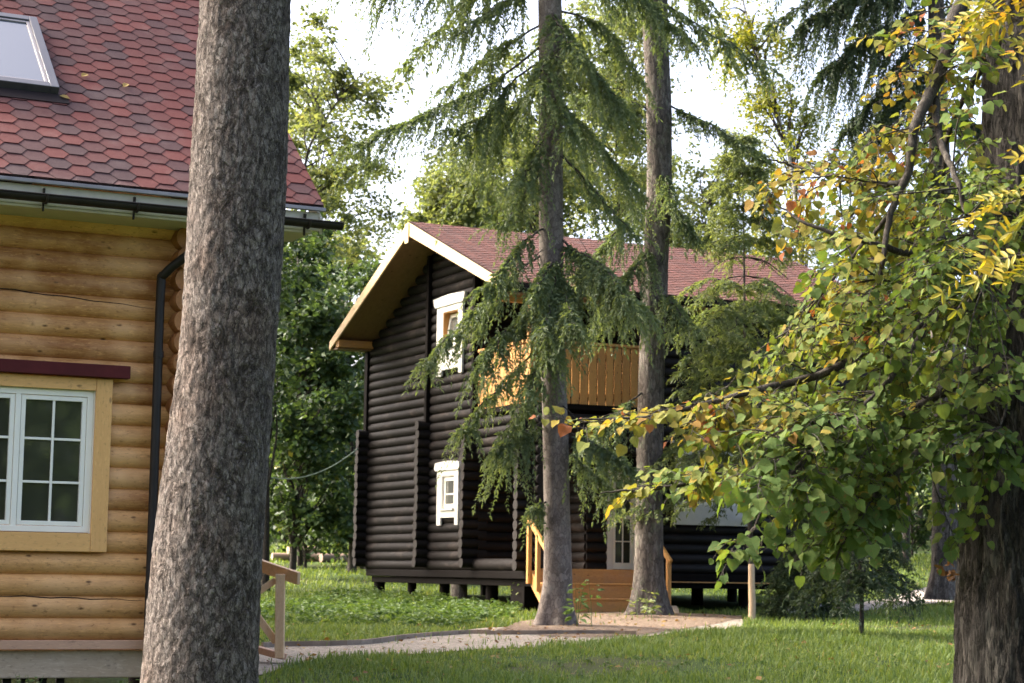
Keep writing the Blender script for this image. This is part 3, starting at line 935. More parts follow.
def logwall(name, p, q, z0, z1, mat, seed):
    m = MB(); z = z0 + LP / 2; n = 0
    while z < z1:
        wob_log(m, (p[0], p[1], z + dz), (q[0], q[1], z + dz), .110, seed + n, 12, .3 + rr.random() * .35, .04, .6); z += LP; n += 1
    return m.build(name, MT[mat], cab2, True)


logwall('inner_wall', (.1, 2.72), (1.75, 2.72), 1.645, 8.2, 'dark_log_x', 500)
logwall('inner_wall', (1.66, .72), (1.66, 2.75), 1.645, 4.8, 'dark_log_y', 540)
logwall('door_wall', (1.6, .78), (2.06, .78), 1.645, 4.8, 'dark_log_x', 560)
m = MB(); m.box(1.62, 2.95, .70, .9, 3.75 + dz, 4.8 + dz); m.build('door_wall', MT['dark_board'], cab2, True)
logwall('wing_wall', (2.9, .10), (8.0, .10), 1.645, 7.15, 'dark_log_x', 580)
logwall('wing_side_wall', (2.92, .0), (2.92, 2.75), 1.645, 6.9, 'dark_log_y', 640)
logwall('back_wall', (0, 8.55), (8.0, 8.55), 1.645, 6.7, 'dark_log_x', 680)
logwall('far_gable_wall', (7.9, 0.1), (7.9, 8.5), 1.645, 6.9, 'dark_log_y', 720)
logwall('inner_wall', (1.75, 2.72), (2.9, 2.72), 4.9, 8.2, 'dark_log_x', 760)
m = MB(); m.box(.0, 2.88, .05, 2.6, 4.83 + dz, 4.93 + dz); m.build('balcony_floor', MT['dark_board'], cab2, True, .01)
m = MB(); m.box(.25, 2.88, -.03, 2.6, 1.645 + dz, 1.70 + dz); m.build('veranda_floor', MT['orange_wood_x'], cab2, True, .006)

# door
m = MB(); dx0, dx1, dy = 2.07, 2.80, .68
frame_ring(m, (dx0, dx1), (dy, dy + .12), (1.69 + dz, 3.74 + dz), (.13, .10, .012, .12), 'y')
door = m.build('door', MT['white_paint'], cab2, True, .006)
m = MB(); a, c = dx0 + .133, dx1 - .103; y0, y1 = dy + .03, dy + .08
m.box(a, a + .07, y0, y1, 1.71 + dz, 3.61 + dz); m.box(c - .07, c, y0, y1, 1.71 + dz, 3.61 + dz)
for zz, h in ((1.71, .13), (2.72, .08), (3.52, .09)): m.box(a + .07, c - .07, y0, y1, zz + dz, zz + h + dz)
m.box((a + c) / 2 - .014, (a + c) / 2 + .014, y0 + .01, y1 - .02, 1.84 + dz, 2.72 + dz)
m.box((a + c) / 2 - .014, (a + c) / 2 + .014, y0 + .01, y1 - .02, 2.80 + dz, 3.52 + dz)
for zz in (2.27, 3.15):
    m.box(a + .07, (a + c) / 2 - .015, y0 + .01, y1 - .02, zz - .012 + dz, zz + .012 + dz); m.box((a + c) / 2 + .015, c - .07, y0 + .01, y1 - .02, zz - .012 + dz, zz + .012 + dz)
m.build('leaf_frame', MT['white_pvc'], door, True, .004)
m = MB(); m.box(a + .06, c - .06, y0 + .034, y0 + .042, 1.83 + dz, 3.53 + dz); m.build('pane', MT['pane'], door, True)


def gable_window(y0, y1, z0, z1, iy0, iy1, iz0, iz1, tilt, seed, apron, curtain):
    """Carved white window on the gable (faces -x)."""
    m = MB(); xf = -.075
    frame_ring(m, (xf, -.02), (y0, y1), (z0 + apron + dz, z1 + dz), (iy0 - y0, y1 - iy1, iz0 - .04 - z0 - apron, z1 - iz1), 'x')
    m.box(xf + .002, -.022, y0 + .004, iy0 - .05, z0 + dz, z0 + apron + .02 + dz); m.box(xf + .002, -.022, iy1 + .05, y1 - .004, z0 + dz, z0 + apron + .02 + dz)
    win = m.build('window', MT['white_paint'], cab2, True, .008)
    m = MB(); w2 = (y1 - y0) / 2; c = (y0 + y1) / 2
    h = .17 if seed else .2
    m.prism([(xf - .03, c - w2 - .05, z1 + dz), (xf - .03, c - w2 - .10, z1 + .06 + dz), (xf - .03, c - w2 - (.16 if not seed else .06), z1 + h + dz), (xf - .03, c - .1, z1 + h + .03 + dz), (xf - .03, c + .1, z1 + h + .03 + dz), (xf - .03, c + w2 + (.16 if not seed else .06), z1 + h + dz), (xf - .03, c + w2 + .10, z1 + .06 + dz), (xf - .03, c + w2 + .05, z1 + dz)], (.08, 0, 0))
    m.build('cornice', MT['white_paint'], win, True, .008)
    m = MB(); m.box(xf - .05, -.02, iy0 - .05, iy1 + .05, iz0 - .039 + dz, iz0 + dz); m.build('sill', MT['white_paint'], win, True, .006)
    m = MB()
    for (a, c_, e, f) in ((iy0, iy0 + .02, iz0, iz1), (iy1 - .02, iy1, iz0, iz1), (iy0 + .02, iy1 - .02, iz1 - .02, iz1)):
        m.box(-.06, .2, a + .001, c_ - .001, e + .001 + dz, f - .001 + dz)
    m.build('jamb', MT['orange_wood'] if not seed else MT['white_paint'], win, True)
    # sash, tilted into the room at its top
    m = MB(); y_0, y_1 = iy0 + .03, iy1 - .03
    H = iz1 - iz0 - .05
    def pt(y, h, d): return np.array([-.03 + math.sin(tilt) * h + d * math.cos(tilt), y, iz0 + .02 + math.cos(tilt) * h - d * math.sin(tilt) + dz])
    def slab(ya, yb, ha, hb, d0, d1):
        m.prism([pt(ya, ha, d0), pt(yb, ha, d0), pt(yb, hb, d0), pt(ya, hb, d0)], pt(0, 0, d1) - pt(0, 0, d0))
    slab(y_0, y_0 + .07, 0, H, 0, .05); slab(y_1 - .07, y_1, 0, H, 0, .05); slab(y_0 + .07, y_1 - .07, 0, .08, 0, .05); slab(y_0 + .07, y_1 - .07, H - .08, H, 0, .05)
    if seed: slab(y_0 + .07, y_1 - .07, H * .42, H * .42 + .03, .005, .04)
    m.build('sash', MT['white_pvc'], win, True, .004)
    m = MB()
    m.prism([pt(y_0 + .06, .07, .02), pt(y_1 - .06, .07, .02), pt(y_1 - .06, H - .07, .02), pt(y_0 + .06, H - .07, .02)], pt(0, 0, .028) - pt(0, 0, .02))
    m.build('pane', MT['curtain_glass'], win, True)
    m = MB(); m.box(.18, .2, iy0 - .05, iy1 + .05, iz0 - .05 + dz, iz1 + .05 + dz); m.build('dark_room_panel', MT['underlay'], win, True)  # dark panel standing in for the unlit room behind the sash
    if apron:
        return win


gable_window(3.22, 4.55, 5.78, 7.28, 3.45, 4.22, 6.40, 7.15, math.radians(9), 0, .12, 1)
gable_window(3.28, 4.38, 2.58, 3.74, 3.50, 4.12, 2.93, 3.63, math.radians(0), 1, .16, 1)

# white window of the wing, facing the lawn (mostly behind the leaves)
m = MB(); x0, x1, z0, z1 = 3.20, 5.0, 2.62, 4.15
frame_ring(m, (x0, x1), (-.085, -.03), (z0 + dz, z1 + dz), (.14, .14, .42, .14), 'y')
win = m.build('window', MT['white_paint'], cab2, True, .006)
m = MB(); m.box(x0 - .1, x1 + .1, -.12, -.03, z1 + .001 + dz, z1 + .16 + dz); m.build('cornice', MT['white_paint'], win, True, .008)
m = MB(); m.box(x0 + .142, x1 - .142, -.07, -.03, z0 + .41 + dz, z0 + .47 + dz); xm = (x0 + x1) / 2
m.box(xm - .04, xm + .04, -.07, -.03, z0 + .47 + dz, z1 - .142 + dz); m.box(x0 + .142, x0 + .2, -.07, -.03, z0 + .47 + dz, z1 - .142 + dz); m.box(x1 - .2, x1 - .142, -.07, -.03, z0 + .47 + dz, z1 - .142 + dz)
m.build('sash', MT['white_pvc'], win, True, .004)
m = MB(); m.box(x0 + .15, x1 - .15, -.045, -.035, z0 + .46 + dz, z1 - .14 + dz); m.build('pane', MT['pane'], win, True)

# balcony ------------------------------------------------------------
m = MB(); m.box(-.02, .14, .10, .26, 4.93 + dz, 7.10 + dz, .5)
m.build('balcony_post', MT['orange_wood'], cab2, True, .008)
m = MB(); m.box(2.72, 2.86, .10, .24, 4.93 + dz, 7.10 + dz, .3); m.build('balcony_post', MT['orange_wood'], cab2, True, .008)
m = MB()
x = .16
while x < 2.70:
    wd = .155 + rr.random() * .02
    m.box(x, min(x + wd, 2.71), .115, .145, 4.95 + dz, 6.12 + rr.random() * .012 + dz, .3 + rr.random() * .5); x += wd + .028
m.box(.15, 2.71, .15, .20, 5.10 + dz, 5.20 + dz); m.box(.15, 2.71, .15, .20, 5.9 + dz, 6.0 + dz)
bal = m.build('balcony_railing', MT['orange_wood'], cab2, True, .004)
m = MB(); m.box(.15, 2.71, .08, .22, 6.14 + dz, 6.20 + dz); m.build('handrail', MT['orange_wood_x'], bal, True, .006)
m = MB(); y = .28
while y < 2.55:
    wd = .15 + rr.random() * .02
    m.box(.03, .06, y, min(y + wd, 2.58), 4.95 + dz, 6.12 + rr.random() * .012 + dz, .35 + rr.random() * .5); y += wd + .018
m.box(.065, .11, .27, 2.58, 5.10 + dz, 5.20 + dz); m.box(.065, .11, .27, 2.58, 5.9 + dz, 6.0 + dz)
bal = m.build('balcony_railing', MT['orange_wood'], cab2, True, .004)
m = MB(); m.box(-.0, .14, .27, 2.58, 6.14 + dz, 6.20 + dz); m.build('handrail', MT['orange_wood'], bal, True, .006)

# roof ---------------------------------------------------------------
OX0, OX1 = -.86, 8.9
YR_, YL_ = -.50, 8.90
roof = MB()
for y0 in (YR_, YL_):
    za = rz_(y0)
    roof.prism([(OX0, y0, za - .014 + dz), (OX0, RID_Y, RID_Z - .014 + dz), (OX0, RID_Y, RID_Z - .09 + dz), (OX0, y0, za - .09 + dz)], (OX1 - OX0, 0, 0), .5, 1)
lenR = math.hypot(RID_Y - YR_, RID_Z - rz_(YR_)); lenL = math.hypot(YL_ - RID_Y, RID_Z - rz_(YL_))
hex_roof(roof, (0, YR_, rz_(YR_) + dz), (1, 0, 0), (0, 1, SR), OX0, OX1, 0, lenR, .29, .19, .012, 8, .15)
hex_roof(roof, (0, YL_, rz_(YL_) + dz), (-1, 0, 0), (0, -1, SL), -OX1, -OX0, 0, lenL, .29, .19, .012, 9, .15)
rf = roof.build('roof', [MT['shingle_old'], MT['underlay']], cab2, True)
for y0 in (YR_, YL_):
    m = MB(); za = rz_(y0)
    m.prism([(OX0 - .035, y0, za - .02 + dz), (OX0 - .035, RID_Y, RID_Z - .02 + dz), (OX0 - .035, RID_Y, RID_Z - .30 + dz), (OX0 - .035, y0, za - .22 + dz)], (.04, 0, 0), .6)
    m.build('barge_board', MT['barge'], rf, True, .005)
    m = MB()
    m.prism([(OX0 + .01, y0 + (.03 if y0 < 0 else -.03), za - .095 + dz), (OX0 + .01, RID_Y, RID_Z - .10 + dz), (OX0 + .01, RID_Y, RID_Z - .125 + dz), (OX0 + .01, y0 + (.03 if y0 < 0 else -.03), za - .12 + dz)], (OX1 - OX0 - .05, 0, 0), .5)
    m.build('soffit', MT['soffit'], rf, True)
    m = MB(); s_ = -1 if y0 < 0 else 1
    m.box(OX0 + .01, OX1, min(y0, y0 - s_ * .03), max(y0, y0 - s_ * .03), za - .18 + dz, za - .095 + dz); m.build('fascia', MT['dark_board'] if y0 < 0 else MT['soffit'], rf, True, .004)
    m = MB(); m.box(OX0 + .012, OX1, min(y0 - s_ * .035, y0 - s_ * .44), max(y0 - s_ * .035, y0 - s_ * .44), za - .21 + dz, za - .185 + dz); m.build('eave_soffit', MT['soffit'], rf, True)
m = MB(); m.box(OX0 + .012, .02, WB - .22, WB + .0, 6.76 + dz, 6.93 + dz, .6); m.build('purlin', MT['orange_wood_x'], rf, True, .008)
m = MB(); m.box(OX0 + .012, .02, .0, .18, 6.88 + dz, 7.02 + dz, .6); m.build('purlin', MT['orange_wood_x'], rf, True, .008)
m = MB(); m.box(OX0 + .02, .02, RID_Y - .08, RID_Y + .08, RID_Z - .42 + dz, RID_Z - .15 + dz, .5); m.build('ridge_beam', MT['soffit'], rf, True, .008)
m = MB(); m.box(OX0 - .06, OX0 - .036, RID_Y - .10, RID_Y + .10, RID_Z - .48 + dz, RID_Z - .05 + dz, .7); m.build('ridge_plate', MT['barge'], rf, True, .006)
m = MB(); m.box(.2, 7.9, -.02, .2, 6.98 + dz, 7.13 + dz, .4); m.build('wall_plate', MT['orange_wood_x'], rf, True, .006)

# entrance steps -------------------------------------------------------
m = MB(); sx0, sx1 = .06, 2.62
hts = [1.695, 1.42, 1.13]; zb = .86
for k, ztop in enumerate(hts):
    zlow = (hts + [.72])[k + 1]
    m.box(sx0, sx1, -.34 * k - .055, -.34 * k - .030, zlow + dz, ztop - .03 + dz, .35 + .2 * k)
st = m.build('steps', MT['orange_wood_x'], cab2, True, .004)
for k, ztop in enumerate(hts):
    if k == 0: continue
    m = MB(); m.box(sx0, sx1, -.34 * k - .08, -.34 * k + .30, ztop - .028 + dz, ztop + .008 + dz, .75); m.build('tread', MT['orange_wood_x'], st, True, .006)
for xx in (.0, 2.63):
    m = MB(); m.prism([(xx, -.03, 1.66 + dz), (xx, -.03, 1.36 + dz), (xx, -.85, .66 + dz), (xx, -1.02, .66 + dz), (xx, -1.02, .84 + dz)], (.055, 0, 0), .8); m.build('stringer', MT['orange_wood'], st, True, .005)
for xx in (-.04, 2.56):
    m = MB(); m.beam((xx, .05, 2.68 + dz), (xx, -1.0, 1.86 + dz), .10, .055, (1, 0, 0), .7)
    hr = m.build('stair_railing', MT['orange_wood'], cab2, True, .005)
    for yy, zl in ((-.02, 1.40), (-.40, 1.25), (-.92, .70)):
        ztop_ = 2.68 - (.05 - yy) * .781
        m = MB(); m.box(xx - .04, xx + .04, yy - .04, yy + .04, zl + dz, ztop_ - .03 + dz, .6); m.build('post', MT['orange_wood'], hr, True, .005)
m = MB(); p = at(686, 596, 38.7); 
m.beam((2.66, -.95, 1.0 + dz), (2.66, -1.28, .70 + dz), .05, .12, (1, 0, 0), .3); m.build('kick_board', MT['raw_beam'], st, True, .004)

# ================================================================== vegetation
QL = np.array([(0, 0, 0), (.45, .5, .06), (1, 0, -.05), (.45, -.5, .06)])     # lozenge leaf


def frames(n, xdir, jitter_n, up=(0, 0, 1.), r=rng):
    """X along the leaf, Z its normal."""
    X = unit(xdir)
    N = unit(np.asarray(up) + r.normal(size=(n, 3)) * jitter_n)
    Y = unit(np.cross(N, X)); Z = np.cross(X, Y)
    return X, Y, Z


def bark_r(lo, hi, seed, zs=.5, base_flare=0., zb=0., roots=5):
    def fn(R, th, pts):
        k, s = R.shape
        out = np.empty_like(R)
        for i in range(k):
            p = pts[i]; r0 = R[i, 0]
            fl = base_flare * math.exp(-max(0, p[2] - zb) / (.9 * r0 + .12)) if base_flare else 0
            for j in range(s):
                c, d = math.cos(th[j]), math.sin(th[j])
                a = noise.noise(Vector((c * 1.2 + seed, d * 1.2, p[2] * .8)))
                out[i, j] = r0 * (1 + lo * a)
                if hi:
                    q = Vector((c * r0 * 26 + seed, d * r0 * 26, p[2] * 26 * zs))
                    b = noise.noise(q); e = noise.noise(q * 2.3)
                    out[i, j] += hi * (abs(b) * 1.6 + .7 * e - .4)
                if fl: out[i, j] += r0 * fl * (1 + .45 * math.cos(roots * th[j] + seed) + .3 * a)
        return out
    return fn


class Tree:
    def __init__(s, name, label, cat, base, group=None):
        s.base = np.array(base, float)
        s.o = thing(name, label, cat, base, 0, group)
        s.wood = MB(); s.leaf = MB(); s.trunk = MB()

    def done(s, bark, leaf, crown='crown', limb='branches', limbmat=None):
        if s.trunk.n: s.trunk.build('trunk', bark, s.o)
        if s.wood.n: s.wood.build(limb, limbmat or bark, s.o)
        if s.leaf.n: s.leaf.build(crown, leaf, s.o)


class Shoots:
    """Collects needle shoots, then scatters them in one go."""
    def __init__(s): s.p = []; s.d = []; s.l = []; s.t = []

    def add(s, p, d, l, t): s.p.append(p); s.d.append(d); s.l.append(l); s.t.append(t)

    def flush(s, mb, width=.36):
        if not s.p: return
        p = np.concatenate(s.p); d = np.concatenate(s.d); l = np.concatenate(s.l); t = np.concatenate(s.t)
        X, Y, Z = frames(len(p), d, .9)
        T = QL * np.array([1, width, 1])
        mb.scatter(T, [np.array([[0, 1, 2, 3]])], p, X, Y, Z, l, np.clip(t, 0, 1))
        s.p, s.d, s.l, s.t = [], [], [], []


def spray(sh, o, d0, L, droop, tint, step=.026, shoot=.11, wood=None, spread=.62):
    """One side branchlet with its needle shoots, starting along d0 and hanging down."""
    k = max(4, int(L / step))
    t = np.linspace(.06, 1, k)[:, None]
    P = o + d0 * (L * (1 - .45 * droop)) * t - np.array([0, 0, 1.]) * L * droop * t ** 1.7
    P = P + rng.normal(size=(k, 3)) * .008
    ax = unit(np.gradient(P, axis=0))
    side = unit(np.cross(ax, np.array([0, 0, 1.]) + rng.normal(size=3) * .5))
    for sg in (-1, 1):
        m = rng.random(k) < .93
        d = unit(ax * .75 + side * sg * spread + rng.normal(size=(k, 3)) * .22 - np.array([0, 0, .18]))
        ln = shoot * 1.05 * (.55 + .65 * rng.random(k)) * (1.05 - .5 * t[:, 0])
        sh.add(P[m], d[m], ln[m], (tint + .13 * t[:, 0] + rng.normal(size=k) * .09)[m])
    sh.add(P[-1:], ax[-1:], np.array([shoot]), np.array([tint + .2]))
    if wood is not None and L > .35: wood.tube(P[::max(1, k // 5)], .004, 4, False)


def spruce_limb(T, sh, pts, r0=.022, hang=.6, dens=9, bare=.2, droop=.8, tint=.45, shoot=.11, lat=.9, tip=1.):
    P = spline(pts, 26)
    wv_ = np.array([[nz((k * .45, pts[0][2] * 3, 0), 1., 3), nz((k * .45, 9, pts[0][2]), 1., 5), nz((k * .4, pts[0][0] * 5, 2), 1., 8)] for k in range(26)])
    P = P + wv_ * np.linspace(0, .14, 26)[:, None]
    seg = np.linalg.norm(np.diff(P, axis=0), axis=1); s = np.concatenate([[0], np.cumsum(seg)]); Ltot = s[-1]
    T.wood.tube(P, np.linspace(r0, .006, 26), 7, False)
    n = int(Ltot * dens * (1 - bare) * 1.9)
    for q in range(n):
        f = bare + (1 - bare) * (q + rng.random()) / n
        x = f * Ltot
        o = np.array([np.interp(x, s, P[:, c]) for c in range(3)])
        i = min(24, int(f * 25)); tg = unit(P[i + 1] - P[i])
        sd = unit(np.cross(tg, [0, 0, 1.]))
        sg = 1 if q % 2 else -1
        g = .55 + .6 * noise.noise(Vector((x * 1.6, q * .13 + pts[0][0] * 3, pts[0][2])))
        L = hang * (.45 + .75 * rng.random()) * (1.15 - .55 * f) * max(.35, g + .45)
        d0 = unit(sd * sg * lat * rng.uniform(.5, 1.1) + tg * rng.uniform(.3, .9) + np.array([0, 0, .12]))
        spray(sh, o, d0, L, droop * rng.uniform(.75, 1.1), tint + rng.normal() * .07, shoot=shoot)
    spray(sh, P[-1], unit(P[-1] - P[-3]), hang * .6 * tip, droop * .6, tint + .1, shoot=shoot)


# ---- front big spruce ------------------------------------------------
def ctr(x, y, Y): return at(x, y, Y)


kp = [at(x, y, 10.) for x, y in ((200, 683), (208.5, 545), (228.5, 340), (238.5, 170), (245.5, 0))]
gb = float(gz(kp[0][0], 10))
slope = (kp[-1] - kp[-3]) / (kp[-1][2] - kp[-3][2])
base = kp[0] + np.array([-.02, 0, gb - kp[0][2]])
T = Tree('spruce_tree', 'thick grey spruce trunk with scaly bark rising right in front of the honey log cabin', 'tree', (base[0], base[1], gb - .02))
top = kp[-1] + slope * 14.5
pts = np.vstack([spline([base - [0, 0, .1]] + kp + [kp[-1] + slope * .7], 430), spline([kp[-1] + slope * .72, kp[-1] + slope * 6, top], 50)])
zz = pts[:, 2]
rad = np.interp(zz, [gb, kp[0][2] - .3, kp[0][2], kp[1][2], kp[2][2], kp[3][2], kp[4][2], 12, 19], [.34, .300, .283, .266, .238, .241, .236, .15, .03])
T.trunk.tube(pts, rad, 150, False, rfun=bark_r(.05, .0065, 3.1, .4, .2, gb, 5))
b0 = kp[-1]
sh = Shoots()
for k in range(26):
    z = 7.2 + k * .44; az = k * 2.4 + .5; L = 2.9 * (1 - (z - 7) / 14) + .3
    o = b0 + slope * (z - b0[2]); d = np.array([math.cos(az), math.sin(az), 0])
    spruce_limb(T, sh, [o, o + d * L * .5 + [0, 0, -.1 * L], o + d * L + [0, 0, -.42 * L]], .035, .6, 5, .15, .8, .4, .16)
sh.flush(T.leaf)
T.done(MT['bark_front'], MT['spruce'])

# ---- slim middle spruce ----------------------------------------------
Y1 = 33.
T = Tree('spruce_tree', 'slim straight spruce with smooth grey trunk standing left of the entrance steps', 'tree', ground_at(553, 627) * 0 + np.array([at(553, 625, Y1)[0], Y1, gz(.743, Y1)]))
gb = T.base[2]
cl = [(554, 640), (555.5, 605), (557.5, 565), (555.5, 440), (552.5, 330), (551, 200), (550.5, 80), (550, 0), (549, -120), (548, -330), (547, -600)]
cp = spline([at(x, y, Y1) for x, y in cl], 190)
rad = np.interp(cp[:, 2], [gb - .2, gb + .1, gb + .6, 2.6, 6, 11.2, 16, 22], [.275, .255, .232, .215, .205, .20, .13, .03])
T.trunk.tube(cp, rad, 44, False, rfun=bark_r(.03, .0022, 7.7, .5, .42, gb, 5))
sh = Shoots()


def L1(pxs, Ys, **kw):
    spruce_limb(T, sh, [at(x, y, Y) for (x, y), Y in zip(pxs, Ys)], **kw)


def near_limb(X0, lst):
    for pxs, dy, kw in lst:
        Ys = [X0 + dy * q / (len(pxs) - 1) for q in range(len(pxs))]
        L1(pxs, Ys, **kw)


D = dict
near_limb(Y1, [
    ([(546, 42), (500, 78), (462, 98), (420, 116), (384, 128), (352, 150)], -.9, D(hang=1.15, dens=15.6, bare=.22, droop=.85, tint=.42)),
    ([(546, 78), (525, 100), (500, 128), (470, 150)], .8, D(hang=1.62, dens=18.0, bare=.2, droop=.95, tint=.40)),
    ([(547, 60), (520, 75), (490, 110), (455, 135)], -.4, D(hang=1.35, dens=14.4, bare=.3, droop=.95, tint=.45)),
    ([(549, -60), (500, -40), (440, -20), (370, -6)], -.5, D(hang=1.62, dens=10.8, bare=.15, droop=.95, tint=.38)),
    ([(549, -90), (520, -60), (480, -30), (440, -12)], 1.0, D(hang=1.49, dens=12.0, bare=.2, droop=.95, tint=.38)),
    ([(549, -150), (480, -110), (400, -70), (335, -30)], .7, D(hang=1.35, dens=9.6, bare=.2, droop=.9, tint=.38)),
    ([(547, 165), (530, 188), (512, 210), (498, 228)], -.5, D(hang=0.94, dens=10.8, bare=.3, droop=.95, tint=.42)),
    ([(549, 250), (520, 270), (480, 305), (450, 335), (422, 366)], -.8, D(hang=0.85, dens=21.8, bare=.22, droop=.8, tint=.47)),
    ([(550, 285), (528, 312), (500, 338), (478, 368)], -1.2, D(hang=1.04, dens=20.3, bare=.2, droop=.95, tint=.45)),
    ([(551, 225), (532, 236), (508, 258), (486, 290)], -1.0, D(hang=0.98, dens=17.4, bare=.25, droop=1., tint=.44)),
    ([(552, 335), (525, 362), (498, 388), (474, 415), (462, 432)], -.7, D(hang=0.83, dens=13.9, bare=.25, droop=1., tint=.47)),
    ([(553, 372), (535, 395), (515, 420), (500, 445)], -.5, D(hang=0.78, dens=11.6, bare=.25, droop=1., tint=.50)),
    ([(549, 52), (544, 66), (536, 92)], -1.4, D(hang=0.94, dens=13.2, bare=.1, droop=1., tint=.55)),
    ([(552, 95), (560, 108), (572, 130)], -1.3, D(hang=0.94, dens=13.2, bare=.1, droop=1., tint=.5)),
    ([(549, 10), (560, 26), (578, 55)], -1.2, D(hang=0.94, dens=12.0, bare=.1, droop=1., tint=.5)),
    ([(549, 130), (538, 150), (522, 185)], -.8, D(hang=1.08, dens=12.0, bare=.2, droop=1., tint=.45)),
    ([(549, 20), (515, 40), (480, 60), (448, 92)], .9, D(hang=1.35, dens=10.8, bare=.2, droop=1., tint=.40)),
    ([(549, -20), (520, -5), (488, 10), (455, 36)], -.8, D(hang=1.22, dens=10.8, bare=.2, droop=1., tint=.42)),
    ([(556, 40), (580, 55), (605, 85), (622, 110)], -.6, D(hang=1.35, dens=16.8, bare=.1, droop=.95, tint=.55)),
    ([(556, 10), (590, 20), (612, 40), (635, 78)], .8, D(hang=1.22, dens=13.2, bare=.15, droop=.95, tint=.45)),
    ([(556, 100), (590, 135), (615, 165), (640, 195)], .5, D(hang=1.15, dens=14.4, bare=.15, droop=.95, tint=.48)),
    ([(557, 150), (590, 185), (615, 215), (640, 238)], -.5, D(hang=0.74, dens=9.6, bare=.2, droop=.95, tint=.45)),
    ([(556, -40), (600, -30), (640, -5), (668, 25)], -.6, D(hang=1.22, dens=10.8, bare=.2, droop=.95, tint=.42)),
    ([(556, 262), (554, 285), (548, 312), (545, 330)], -1.6, D(hang=.75, dens=17, bare=.0, droop=1., tint=.55)),
    ([(558, 280), (566, 300), (572, 325)], -1.7, D(hang=.8, dens=17, bare=.0, droop=1., tint=.58)),
    ([(557, 310), (556, 330), (550, 352)], -1.5, D(hang=.7, dens=15, bare=.0, droop=1., tint=.55)),
    ([(559, 245), (590, 258), (612, 275), (626, 298)], -1.6, D(hang=.75, dens=17, bare=.05, droop=1., tint=.56)),
    ([(558, 235), (580, 258), (606, 280), (640, 306)], -1.0, D(hang=0.98, dens=20.3, bare=.12, droop=.95, tint=.5)),
    ([(558, 262), (590, 282), (620, 292), (655, 318)], -.4, D(hang=0.85, dens=18.8, bare=.15, droop=.9, tint=.54)),
    ([(556, 340), (548, 352), (536, 375), (528, 392)], -1.4, D(hang=0.73, dens=15.9, bare=.1, droop=1., tint=.47)),
    ([(556, 258), (546, 272), (534, 296)], -1.2, D(hang=0.73, dens=14.5, bare=.1, droop=1., tint=.47)),
    ([(558, 428), (585, 440), (610, 452), (632, 470)], -.6, D(hang=0.92, dens=21.8, bare=.2, droop=.9, tint=.47)),
    ([(558, 445), (580, 462), (600, 480), (618, 500)], .3, D(hang=0.73, dens=15.9, bare=.2, droop=.95, tint=.42)),
    ([(553, 415), (530, 430), (512, 440), (495, 452)], -.6, D(hang=1.10, dens=20.3, bare=.25, droop=1., tint=.47)),
    ([(553, 500), (540, 505), (532, 512)], -.4, D(hang=0.49, dens=14.5, bare=.2, droop=.9, tint=.42)),
])
for k in range(24):      # crown above the picture
    z = 11.6 + k * .42; az = k * 2.4; L = 3.4 * (1 - (z - 11.5) / 11.5) + .3
    o = at(549, 0, Y1); o = np.array([o[0], o[1], z]); d = np.array([math.cos(az), math.sin(az), 0])
    spruce_limb(T, sh, [o, o + d * L * .5 + [0, 0, -.1 * L], o + d * L + [0, 0, -.4 * L]], .03, .8, 4.5, .15, .85, .42, .17)
for k in range(9):       # thin dead twigs low on the trunk
    y = 150 + k * 31; sg = -1 if k % 2 else 1
    T.wood.tube(spline([at(552, y, Y1), at(552 + sg * 20, y + 16, Y1 - .3), at(552 + sg * 38, y + 44, Y1 - .5)], 7), np.linspace(.012, .003, 7), 5, False)
sh.flush(T.leaf)
T.done(MT['bark_mid'], MT['spruce'], limbmat=MT['bark_limb'])

